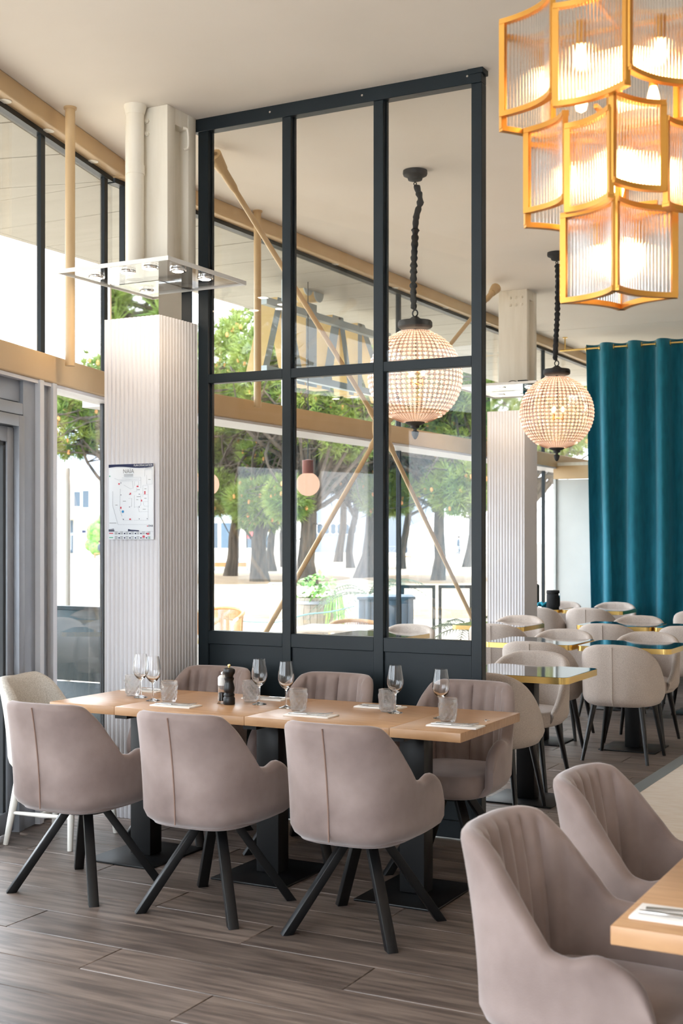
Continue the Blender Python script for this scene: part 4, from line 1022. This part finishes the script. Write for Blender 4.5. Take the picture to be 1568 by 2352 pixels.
pine(712, 43, -.5, 6.4, [(-.6, 0, 7.2, 1.7, 2.2), (1.6, 0, 7.4, 1.7, 2.4), (-.7, 0, 2.9, .7, .7), (1.0, .5, 5.0, .8, 1.8), (.2, 0, 5.9, .8, 1.6)], 'rough pine behind the barrel planter', .30, 2400, seed=4)
pine(780, 84, .6, 9.0, [(0, 0, 11.0, 2.4, 3.4), (3, 0, 10.0, 2.0, 3.0)], 'small distant pine in the middle pane', .26, 1200, seed=5)
pine(838, 51, 1.3, 7.0, [(-.5, 0, 8.8, 2.0, 2.8), (2.8, -.5, 8.8, 2.0, 2.8), (.8, -.4, 3.3, .8, 1.2), (-.6, 0, 5.8, 1.0, 2.0), (1.6, 1, 6.2, 1.0, 1.8)], 'forked dark pine at the right of the middle pane', .36, 2600, seed=6)
pine(1000, 47, .8, 7.0, [(-1.6, 0, 7.2, 1.7, 2.2), (.8, 0, 7.6, 1.8, 2.4), (2.4, -1, 7.0, 1.6, 2.0), (.9, -1, 3.4, 1.0, 1.3), (1.2, .5, 5.2, 1.0, 1.8), (-1.2, .5, 5.6, .8, 1.5)], 'pine with orange cones in the right partition pane', .22, 3000, seed=7)
pine(335, 44, -.4, 6.4, [(-2.6, 0, 5.4, 1.0, 1.3), (0, 0, 7.2, 1.4, 2.4), (-1.9, 0, 6.3, .9, 1.2)], 'pine branch reaching in behind the near column left side', .3, 1100, seed=8)
pine(1210, 46, 0, 7.0, [(-.4, 0, 7.4, 1.8, 2.4), (2.0, 0, 6.8, 1.7, 2.4), (.3, 0, 5.2, 1.0, 2.0)], 'pine glimpsed between the far column and the curtain', .24, 1500, seed=9)
for k, (p, Z, lb) in enumerate([(478, 66, 'shade coloured pine in the back row behind the left partition pane edge'), (650, 70, 'shade coloured pine in the back row behind the first partition mullion'),
                                (805, 68, 'shade coloured pine in the back row between barrel and forked pine'), (925, 66, 'shade coloured pine in the back row behind the second partition mullion'), (1075, 70, 'shade coloured pine in the back row behind the partition right post')]):
    pine(p, Z, .5, 7.2, [(-2.0, 0, 6.0, 1.7, 2.6), (1.8, 1, 6.3, 1.9, 2.6), (0, 2, 8.6, 2.0, 3.4), (.6, -1, 4.6, .9, 2.2)], lb, .2, 1700, nbr=16, tl=.5, seed=20 + k, leaf='needle_shaded')  # back row added to close sky gaps, canopy shade in its needle colour
pine(None, (-13.5, -5.0), 0, 5.5, [(0, 0, 6.4, 1.9, 3.0), (1.5, 0, 4.6, 1.4, 2.2), (-1.5, 0, 4.4, 1.4, 2.2)], 'pine mirrored in the near column band, left of the camera', .26, 1400, seed=10)
# town house far left
hx, hy = cpos(150, 130)
hs2 = thing('town_house', 'pale two storey town house with slate roof across the square', 'building', (hx, hy, 1.0), YAW)
mk('wall', MB().box(-11, 11, 0, 10, -1.2, 6.4), 'house_wall', hs2)
mk('roof', MB().add([(-11.6, -.5, 6.4), (11.6, -.5, 6.4), (11.6, 10.5, 6.4), (-11.6, 10.5, 6.4), (-8, 5, 11.6), (8, 5, 11.6)], [(0, 1, 5, 4), (1, 2, 5), (2, 3, 4, 5), (3, 0, 4), (0, 3, 2, 1)]), 'slate_roof', hs2)
mk('gutter', MB().box(-11.7, 11.7, -.7, -.4, 6.3, 6.5), 'house_wall', hs2)
for x in (-9.2, -5.6, -3.2, 1.65, 5.6, 9.2):
    f = mk('window', MB().box(x - .95, x + .95, -.12, 0, 3.45, 5.5), 'house_wall', hs2)
    mk('window_pane', MB().box(x - .75, x - .12, -.14, -.1, 3.7, 5.2).box(x + .12, x + .75, -.14, -.1, 3.6, 5.3), 'window_dark', f)
    mk('sill', MB().box(x - 1.2, x + 1.2, -.3, 0, 3.25, 3.4), 'house_wall', f)
for x in (-6.2, -1.35, .45):
    f = mk('door', MB().box(x - .35, x + .35, -.12, 0, -1.0, 2.3), 'window_dark', hs2)
    mk('glazing_bar', MB().box(x - .03, x + .03, -.16, -.1, -1.0, 2.3).box(x - .35, x + .35, -.16, -.1, .8, .9), 'white_lacquer', f)
mk('porch_roof', MB().box(-2.3, 5.6, -1.4, 0, 2.45, 2.6), 'house_wall', hs2)
mk('notice_board', MB().box(1.4, 3.2, -.1, 0, -.4, 1.6), 'print_white', hs2)
mk('notice', MB().box(1.7, 2.1, -.14, -.09, 1.0, 1.3), 'print_navy', hs2); mk('notice', MB().box(2.45, 2.8, -.14, -.09, 1.0, 1.3), 'print_red', hs2)
fn = thing('railing', 'thin steel railing in front of the far town house', 'railing', (*cpos(182, 126), .35), YAW)
for k in range(9): mk('upright', MB().box(-1.6 + k * .4 - .03, -1.6 + k * .4 + .03, -.03, .03, 0, 1.7), 'grey_aluminium', fn)
mk('rail', MB().box(-1.65, 1.65, -.03, .03, 1.62, 1.7), 'grey_aluminium', fn)
bx_, by_ = cpos(233, 112)
mk('shrub', (lambda mb: [mb.sphere((bx_ + rng.normal(0, .45), by_ + rng.normal(0, .45), .6 + rng.uniform(0, 2.6)), rng.uniform(.35, .7), 8, 6) for _ in range(26)] and mb)(MB()), 'leaf', label='small green shrub in front of the far town house', cat='shrub')
# pavilion with porthole windows
vx, vy = cpos(850, 140)
pv = thing('pavilion', 'pale blue white building with a row of round portholes behind the pines', 'building', (vx, vy, 0), YAW)
mk('wall', MB().box(-7.4, 6.8, 0, 6, -.5, 9.5), 'pale_render', pv)
for i, p in enumerate((719, 735, 750, 765, 780, 795, 811, 854)):
    x = (p - 850) / FPX * 140
    f = mk('porthole_frame', MB().tube([(x + .42 * math.cos(a), -.05, 2.5 + .62 * math.sin(a)) for a in np.linspace(0, 2 * PI, 19)[:-1]], .06, 5, closed=True), 'light_aluminium', pv)
    mk('porthole_pane', MB().rings([[(x + .42 * math.cos(a), yy, 2.5 + .62 * math.sin(a)) for a in np.linspace(0, 2 * PI, 19)[:-1]] for yy in (-.06, -.01)]), 'window_dark', f)
mk('leaning_buttress', MB().add([(7.0, -.2, -.5), (8.6, -.2, -.5), (11.0, -.2, 9.5), (9.4, -.2, 9.5), (7.0, .6, -.5), (8.6, .6, -.5), (11.0, .6, 9.5), (9.4, .6, 9.5)], [(0, 1, 2, 3), (7, 6, 5, 4), (0, 4, 5, 1), (1, 5, 6, 2), (2, 6, 7, 3), (3, 7, 4, 0)]), 'sign_back', pv)
# shop front seen under the left pines
sx_, sy_ = cpos(560, 118)
sh = thing('shop', 'low shop front with blue and red windows behind the left pines', 'building', (sx_, sy_, 0), YAW)
mk('wall', MB().box(-6, 6, 0, 5, -.5, 4.2), 'house_wall', sh)
mk('fascia', MB().box(-6.1, 6.1, -.25, 0, 3.2, 3.9), 'sign_back', sh)
for a, b, m in ((-3.2, -2.4, 'window_dark'), (-2.1, -1.0, 'blue_boards'), (.2, 1.1, 'window_dark'), (.2, 1.1, 'red_paint'), (1.3, 2.2, 'window_dark')):
    mk('shop_window', MB().box(a, b, -.1 - (.04 if m == 'red_paint' else 0), 0, (.6 if m != 'red_paint' else 1.5), (2.9 if m != 'red_paint' else 2.1)), m, sh)
# picnic tables, bench
def picnic(px_, Z, label):
    x, y = cpos(px_, Z); t = thing('picnic_table', label, 'picnic table', (x, y, GZ), YAW, group='picnic tables on the square')
    mk('table_top', MB().box(-1.1, 1.1, -.38, .38, .70, .76), 'white_lacquer', t)
    for s in (-1, 1):
        mk('seat_plank', MB().box(-1.1, 1.1, s * .75 - .14, s * .75 + .14, .40, .45), 'white_lacquer', t)
        mk('leg_frame', MB().bar((s * .7, -.6, 0), (s * .7, -.2, .7), .07).bar((s * .7, .6, 0), (s * .7, .2, .7), .07).bar((s * .7, -.8, .38), (s * .7, .8, .38), .06), 'white_lacquer', t)
picnic(505, 100, 'picnic table left of the two leaning trunks'); picnic(570, 104, 'picnic table between the two leaning trunks')
bx_, by_ = cpos(530, 62)
be = thing('bench', 'low timber bench with dark ends behind the leftmost pine', 'bench', (bx_, by_, GZ), YAW)
mk('seat_plank', MB().box(-.8, .8, -.2, .2, .40, .46), 'sign_back', be); mk('apron', MB().box(-.76, .76, -.19, -.15, .20, .40), 'timber_warm', be)
for s in (-1, 1): mk('leg', MB().box(s * .8 - .03, s * .8 + .03, -.2, .2, 0, .42), 'grey_aluminium', be)
# white round bollard lamp by the door
bx_, by_ = cpos(151, 10.5)
mk('bollard', MB().lathe([(.038, GZ), (.038, 1.94), (.034, 2.06), (.036, 2.07), (.036, 2.11), (.03, 2.12), (0, 2.12)], 20, (bx_, by_, 0)).disc((bx_, by_ - .035, 1.98), (0, 1, 0), .006, .01, 8), 'white_lacquer', label='tall white round post outside the narrow pane by the door', cat='post')
ds = thing('terrace_screen', 'dark glossy waist high screen just outside the narrow pane', 'screen', (-5.86, 7.0, GZ))
for i, (z0, z1) in enumerate(((.02, .60), (.61, 1.10))): mk('panel', MB().box(-.62, .62, -.02, .02, z0, z1), 'dark_screen', ds, bevel=.004)
mk('cap_rail', MB().box(-.64, .64, -.03, .03, 1.10, 1.125), 'dark_steel', ds)
# terrace furniture
def rattan_chair(px_, Z, rz, label):
    x, y = cpos(px_, Z); t = thing('rattan_armchair', label, 'chair', (x, y, GZ), rz, group='rattan terrace chairs')
    arc = [(.28 * math.sin(a), -.27 * math.cos(a) + (.0 if abs(a) < 1.6 else .0), 0) for a in np.linspace(-1.9, 1.9, 33)]
    mk('top_rail', MB().tube([(p[0], p[1], .79 - .10 * (abs(i - 16) / 16) ** 2) for i, p in enumerate(arc)], .02, 8), 'rattan', t)
    mk('mid_rail', MB().tube([(p[0] * .96, p[1] * .96, .50) for p in arc[3:-3]], .014, 8), 'rattan', t)
    cords = MB()
    for i in range(3, 30):
        p = arc[i]
        for d in (0, .5):
            pq = [(arc[i][j] * (1 - d) + arc[min(i + 1, 32)][j] * d) for j in (0, 1)]
            cords.tube([(pq[0], pq[1], .785 - .10 * (abs(i - 16) / 16) ** 2), (pq[0] * .96, pq[1] * .96, .50)], .005, 4)
    mk('woven_cords', cords, 'rattan', t, kind='stuff')
    mk('seat', cushion(0, .0, .25, .25, .40, .46, 3), 'rattan', t)
    for s in (-1, 1):
        mk('arm', MB().tube([(s * .265, .09, .69), (s * .27, .2, .665), (s * .27, .26, .62)], .018, 8), 'white_lacquer', t)
        mk('leg', MB().tube([(s * .27, .25, .63), (s * .26, .27, 0)], .016, 8), 'white_lacquer', t)
        mk('leg', MB().tube([(s * .2, -.2, .5), (s * .23, -.26, 0)], .016, 8), 'white_lacquer', t)
rattan_chair(502, 14.6, PI + YAW - .3, 'rattan armchair alone at the lower left of the partition view')
rattan_chair(822, 12.3, PI + YAW + .2, 'rattan armchair behind the white terrace table')
rattan_chair(700, 10.9, YAW, 'rattan armchair in front of the white terrace table')
x, y = cpos(775, 11.5)
wt = thing('terrace_table', 'white topped terrace table outside the middle pane', 'table', (x, y, GZ), YAW * .4)
mk('table_top', MB().prism(rrect(.36, .36, .04), .775, .80), 'white_lacquer', wt, bevel=.004); mk('pedestal', MB().tube([(0, 0, .02), (0, 0, .776)], .03, 12), 'white_lacquer', wt); mk('foot', MB().prism(rrect(.22, .22, .03), 0, .02), 'white_lacquer', wt)
x, y = cpos(884, 14.0)
bp_ = thing('planter_box', 'blue grey boarded planter box outside the right panes', 'planter', (x, y, GZ), YAW)
for k in range(9): mk('board', MB().box(-.29 + k * .065 + .002, -.29 + k * .065 + .063, -.30, -.275, 0, .95), 'blue_boards', bp_, bevel=.003)
mk('carcass', MB().box(-.29, .295, -.275, .3, 0, .94), 'blue_boards', bp_); mk('lid', MB().box(-.31, .315, -.32, .32, .94, .97), 'blue_boards', bp_, bevel=.004)
x, y = cpos(722, 21.5)
ba = thing('barrel_planter', 'weathered barrel planter overflowing with green plants', 'planter', (x, y, GZ))
for k in range(20):
    a0, a1 = 2 * PI * k / 20 + .01, 2 * PI * (k + 1) / 20 - .01
    R = [[(r * math.cos(a), r * math.sin(a), z) for r, a in ((ro, a0), (ro, a1), (ro - .03, a1), (ro - .03, a0))] for z, ro in ((0, .34), (.3, .38), (.6, .33))]
    mk('stave', MB().rings(R), 'barrel_wood', ba)
for z, r in ((.08, .358), (.5, .358)): mk('hoop', MB().lathe([(r, z), (r + .004, z), (r + .004, z + .05), (r, z + .05)], 28), 'grey_aluminium', ba)
mk('soil', MB().lathe([(.30, .52), (.30, .56), (0, .58)], 20), 'mulch', ba)
lf_ = MB()
for k in range(150):
    a, rr = rng.uniform(0, 2 * PI), rng.uniform(.05, .42); z = .62 + rng.uniform(-.15, .45) * (1 - rr)
    c = Vector((rr * math.cos(a), rr * math.sin(a), z)); u = Vector(rng.normal(size=3)).normalized(); w = u.cross(Vector((0, 0, 1))).normalized(); s = rng.uniform(.05, .11)
    lf_.add([c, c + u * s * .6 + w * s * .5, c + u * s * 1.3, c + u * s * .6 - w * s * .5, c + u * s * .6 + Vector((0, 0, .015))], [(0, 1, 4), (1, 2, 4), (2, 3, 4), (3, 0, 4)])
for k in range(60):
    a = rng.uniform(-.9, .9); s_ = Vector((.3 * math.cos(a) + .05, .3 * math.sin(a), .6)); e = s_ + Vector((.16 * math.cos(a), .16 * math.sin(a), -rng.uniform(.2, .5)))
    lf_.tube([s_, s_ + Vector((.12, 0, .05)), e], .008, 3)
mk('foliage', lf_, 'leaf', ba, kind='stuff')
# handrail and rope fence
rl = thing('handrail', 'pale green handrail sloping across the left partition pane', 'handrail', (*cpos(560, 18), 0))
P0 = Vector((*cpos(560, 18), 0)); pts = [Vector((*cpos(483, 15.2), czed(1436, 15.2))), Vector((*cpos(622, 24), czed(1341, 24))), Vector((*cpos(660, 24), czed(1341, 24)))]
mk('rail', MB().tube([p - P0 for p in pts], .03, 10), 'rail_green', rl)
for p in (pts[0].lerp(pts[1], .2), pts[1]): mk('upright', MB().tube([(p.x - P0.x, p.y - P0.y, GZ), (p.x - P0.x, p.y - P0.y, p.z)], .025, 8), 'rail_green', rl)
P = [Vector((*cpos(p, 16 + k * .4), czed(yy, 16 + k * .4))) for k, (p, yy) in enumerate(((507, 1419), (530, 1423), (560, 1427), (600, 1429), (640, 1428), (700, 1412), (760, 1405), (815, 1392)))]
mk('rope_barrier', MB().tube(catmull(P, 5), .012, 6), 'rope', label='thin turquoise rope strung low across the terrace', cat='rope')
for p in (507, 815): 
    q = cpos(p, 16 if p == 507 else 18.8); mk('rope_post', MB().tube([(q[0], q[1], GZ), (q[0], q[1], .62)], .03, 10).lathe([(.036, .62), (.036, .65)], 12, (q[0], q[1], 0)), 'light_aluminium', label='short pale rope post at the %s end of the rope' % ('left' if p == 507 else 'right'), cat='post')
# glowing globes added outside in place of a lamp's reflection in the glass
for p, py_, lb in ((707, 1112, 'round blush globe standing in for a reflection in the middle partition pane'), (476, 1112, 'round blush globe standing in for a reflection, cut by the left partition post')):
    x, y = cpos(p, 11.3); z = czed(py_, 11.3)
    t = thing('reflected_globe', lb, 'reflected lamp', (x, y, z), group='globes standing in for lamp reflections')
    mk('globe', MB().sphere((0, 0, 0), .105, 20, 12), 'reflection_glow', t, smooth=60)
    mk('collar', MB().lathe([(.045, .09), (.05, .10), (.05, .21), (0, .22)], 16), 'terracotta', t)
    mk('cord', MB().tube([(0, 0, .21), (0, 0, 3.80 - z)], .004, 6), 'black_iron', t)
# sign letters over the entrance, read from outside
sg = thing('roof_sign', 'large NAIA letters in gold and grey, seen from behind through the glass', 'sign', (-5.75, 10.4, 2.93))
def letter(bars, discs=(), name='letter'):
    mb = MB()
    for (ya, za), (yb, zb), w in bars:
        mb.add([(x, yy, zz) for x in (0, -.16) for yy, zz in ((ya - w / 2, za), (ya + w / 2, za), (yb + w / 2, zb), (yb - w / 2, zb))],
               [(0, 1, 2, 3), (7, 6, 5, 4), (0, 4, 5, 1), (1, 5, 6, 2), (2, 6, 7, 3), (3, 7, 4, 0)], 1)
        for k in range(len(mb.m) - 6, len(mb.m) - 4): mb.m[k] = 0
    o = mk(name, mb, ['sign_back', 'sign_gold'], sg, smooth=0)
    for yy, zz in discs:
        d = mk('disc', MB().disc((-.08, yy, zz), (1, 0, 0), .085, .19, 24), 'sign_gold', o); mk('disc_back', MB().disc((.02, yy, zz), (1, 0, 0), .087, .01, 24), 'sign_back', o)
letter([((-1.0, .0), (-.72, .72), .10), ((-.36, 0), (-.64, .72), .14)])
letter([((-.17, 0), (-.17, .76), .20)], ((-.27, .90), (-.07, .87)))
letter([((.10, 0), (.32, .72), .16), ((.62, 0), (.40, .72), .10)])
letter([((.80, 0), (.80, .72), .09), ((1.42, 0), (.84, .72), .12), ((1.45, 0), (1.45, .72), .09)])
for z in (.02, .60): mk('mounting_rail', MB().box(.03, .09, -1.1, 1.6, z, z + .06), 'sign_back', sg)
mk('mounting_pole', MB().tube([(.06, -.75, -.45), (.06, -.75, .87)], .03, 12), 'sign_back', sg)
mk('mounting_pole', MB().tube([(.06, 1.55, -.45), (.06, 1.55, .87)], .03, 12), 'sign_back', sg)
# far terrace on the right: parasols, people
for p, Z, lb in ((1035, 95, 'closed white parasol left of the walking person'), (1068, 97, 'closed white parasol right of the walking person'), (975, 80, 'closed white parasol behind the tie rod')):
    x, y = cpos(p, Z); t = thing('parasol', lb, 'parasol', (x, y, GZ), group='closed parasols on the far terrace')
    mk('pole', MB().tube([(0, 0, 0), (0, 0, 2.6)], .03, 8), 'white_lacquer', t); mk('canopy', MB().lathe([(.35, .9), (.42, 1.1), (.25, 2.0), (.06, 2.7), (0, 2.75)], 12), 'parasol_cloth', t); mk('base', MB().lathe([(.3, 0), (.3, .08)], 14), 'sign_back', t)
def person(px_, Z, sit, label, h=1.72, yaw=0):
    x, y = cpos(px_, Z); t = thing('person', label, 'person', (x, y, GZ), yaw)
    if sit: J = {'pel': (0, 0, .5), 'ch': (0, -.04, .95), 'nk': (0, .02, 1.1), 'hd': (0, .05, 1.27), 'ls': (-.19, -.02, 1.0), 'le': (-.24, .1, .75), 'lh': (-.1, .3, .65), 'rs': (.19, -.02, 1.0), 're': (.24, .1, .75), 'rh': (.1, .3, .65), 'lk': (-.12, .42, .5), 'lf': (-.12, .4, .04), 'lt': (-.12, .55, .03), 'rk': (.12, .42, .5), 'rf': (.12, .4, .04), 'rt': (.12, .55, .03)}
    else: J = {'pel': (0, 0, .92), 'ch': (0, .02, 1.32), 'nk': (0, .04, 1.48), 'hd': (0, .07, 1.63), 'ls': (-.2, .01, 1.4), 'le': (-.25, -.05, 1.12), 'lh': (-.22, .1, .88), 'rs': (.2, .01, 1.4), 're': (.25, -.02, 1.12), 'rh': (.22, .16, .92), 'lk': (-.1, .14, .5), 'lf': (-.1, .02, .06), 'lt': (-.1, .18, .03), 'rk': (.1, .02, .48), 'rf': (.1, -.28, .1), 'rt': (.1, -.14, .03)}
    names = list(J); E = [('pel', 'ch'), ('ch', 'nk'), ('nk', 'hd'), ('ch', 'ls'), ('ls', 'le'), ('le', 'lh'), ('ch', 'rs'), ('rs', 're'), ('re', 'rh'), ('pel', 'lk'), ('lk', 'lf'), ('lf', 'lt'), ('pel', 'rk'), ('rk', 'rf'), ('rf', 'rt')]
    RR = {'pel': .15, 'ch': .16, 'nk': .06, 'hd': .10, 'ls': .075, 'le': .055, 'lh': .04, 'rs': .075, 're': .055, 'rh': .04, 'lk': .075, 'lf': .05, 'lt': .04, 'rk': .075, 'rf': .05, 'rt': .04}
    me = bpy.data.meshes.new('body'); me.from_pydata([J[n] for n in names], [(names.index(a), names.index(b)) for a, b in E], []); me.materials.append(MATS['coat_dark'])
    o = bpy.data.objects.new('body', me); COL.objects.link(o); o.parent = t
    sk = o.modifiers.new('skin', 'SKIN'); o.modifiers.new('sub', 'SUBSURF').levels = 1
    if not me.skin_vertices: me.attributes.new
    for i, n in enumerate(names): me.skin_vertices[0].data[i].radius = (RR[n], RR[n]); me.skin_vertices[0].data[i].use_root = (n == 'pel')
    bpy.context.view_layer.update()
    m2 = bpy.data.meshes.new_from_object(o.evaluated_get(bpy.context.evaluated_depsgraph_get()))
    m2.materials.clear()
    for m in ('coat_dark', 'trouser', 'skin'): m2.materials.append(MATS[m])
    for pgon in m2.polygons:
        z = pgon.center.z; pgon.material_index = 2 if z > J['nk'][2] + .03 else (1 if z < J['pel'][2] - .02 else 0); pgon.use_smooth = True
    o.modifiers.clear(); o.data = m2
    mk('hair', MB().sphere((J['hd'][0], J['hd'][1] - .025, J['hd'][2] + .035), .11, 12, 8, (1, 1.05, .95)), 'hair', t)
for a in ((1052, 108, False, 'distant person in a dark coat walking past the white parasols', 1.72, YAW - PI / 2), (930, 84, True, 'distant person in dark clothes seated left of the white reflection', 1.7, YAW + PI / 2), (228, 100, True, 'distant person seated under the shrub by the town house', 1.7, YAW - PI / 2)):
    try: person(*a)
    except Exception as ex: print('person failed', ex)
for px_, Z in ((930, 84), (228, 100)):
    x, y = cpos(px_, Z); t = thing('stool', 'low bench under the distant person %s' % ('left of the white reflection' if px_ == 930 else 'by the town house'), 'bench', (x, y, GZ), YAW)
    mk('seat_plank', MB().box(-.4, .4, -.2, .2, .34, .40), 'timber_warm', t)
    for s in (-1, 1): mk('leg', MB().box(s * .34 - .03, s * .34 + .03, -.18, .18, 0, .34), 'timber_warm', t)
x, y = cpos(1005, 100); gr = thing('railing', 'low lattice railing along the far terrace', 'railing', (x, y, GZ), YAW)
for k in range(10): mk('lattice_bay', MB().bar((-4 + k * .8, 0, .05), (-3.2 + k * .8, 0, .85), .05).bar((-4 + k * .8, 0, .85), (-3.2 + k * .8, 0, .05), .05).bar((-4 + k * .8, 0, 0), (-4 + k * .8, 0, .95), .06), 'grey_aluminium', gr)
mk('rail', MB().box(-4, 4, -.03, .03, .88, .95), 'grey_aluminium', gr)
x, y = cpos(1040, 118); mk('marquee', MB().add([(-4, -3, 0), (4, -3, 0), (4, 3, 0), (-4, 3, 0), (-4, -3, 2.6), (4, -3, 2.6), (4, 3, 2.6), (-4, 3, 2.6), (0, 0, 4.2)], [(0, 3, 2, 1), (0, 1, 5, 4), (1, 2, 6, 5), (2, 3, 7, 6), (3, 0, 4, 7), (4, 5, 8), (5, 6, 8), (6, 7, 8), (7, 4, 8)]).xf(Matrix.Translation((x, y, GZ)) @ Matrix.Rotation(YAW, 4, 'Z')), 'parasol_cloth', smooth=0, label='white peaked marquee behind the far parasols', cat='marquee')

# palm and wind break outside the right hand panes
def palm(px_, Z, h, n, L, label, seed):
    rg = random.Random(seed); x, y = cpos(px_, Z); t = thing('potted_palm', label, 'plant', (x, y, GZ), group='potted palms on the terrace')
    mk('pot', MB().lathe([(.13, 0), (.17, .02), (.2, .32), (.21, .34), (.19, .34), (.18, .30), (0, .30)], 20, cap=False), 'dark_steel', t)
    mk('stem', MB().tube([(0, 0, .28), (.02, 0, h * .6), (0, .01, h)], [.04, .03, .02], 8), 'bark', t)
    for k in range(n):
        a = 2 * PI * k / n + rg.uniform(-.3, .3); up = rg.uniform(.25, .9); mb = MB()
        spine = [Vector((math.cos(a) * L * s_, math.sin(a) * L * s_, h + up * L * s_ - .75 * L * s_ * s_)) for s_ in np.linspace(0, 1, 9)]
        mb.tube(spine, [.008 - .0007 * i for i in range(9)], 4)
        for i in range(1, 9):
            d = (spine[i] - spine[i - 1]).normalized(); sd = d.cross(Vector((0, 0, 1))).normalized()
            for sg_ in (-1, 1):
                for o in (0, .5):
                    p = spine[i - 1].lerp(spine[i], o); ll = .26 * L * math.sin(PI * (i - .5 + o) / 10 + .25); e = p + sd * sg_ * ll + d * ll * .8 - Vector((0, 0, ll * .25))
                    mb.add([p - d * .010, p + d * .010, e, p + Vector((0, 0, .006))], [(0, 1, 2), (0, 2, 3), (1, 3, 2), (0, 3, 1)])
        mk('frond', mb, 'palm_leaf', t, smooth=0)
palm(1078, 13.6, .62, 11, .62, 'dark potted palm low at the right of the right partition pane', 3)
palm(846, 19.0, .75, 10, .95, 'dark potted palm in front of the forked pine', 5)
x, y = cpos(1003, 16.5); wb = thing('wind_break', 'low dark framed glass wind break on the terrace at right', 'screen', (x, y, GZ), YAW)
for a, b in ((-.46, -.02), (.02, .46)):
    f = mk('frame', MB().box(a, b, -.02, .02, .95, .99).box(a, b, -.02, .02, .08, .12).box(a, a + .04, -.02, .02, .0, .99).box(b - .04, b, -.02, .02, .0, .99), 'dark_steel', wb)
    mk('pane', MB().box(a + .04, b - .04, -.004, .004, .12, .95), 'pane', f)
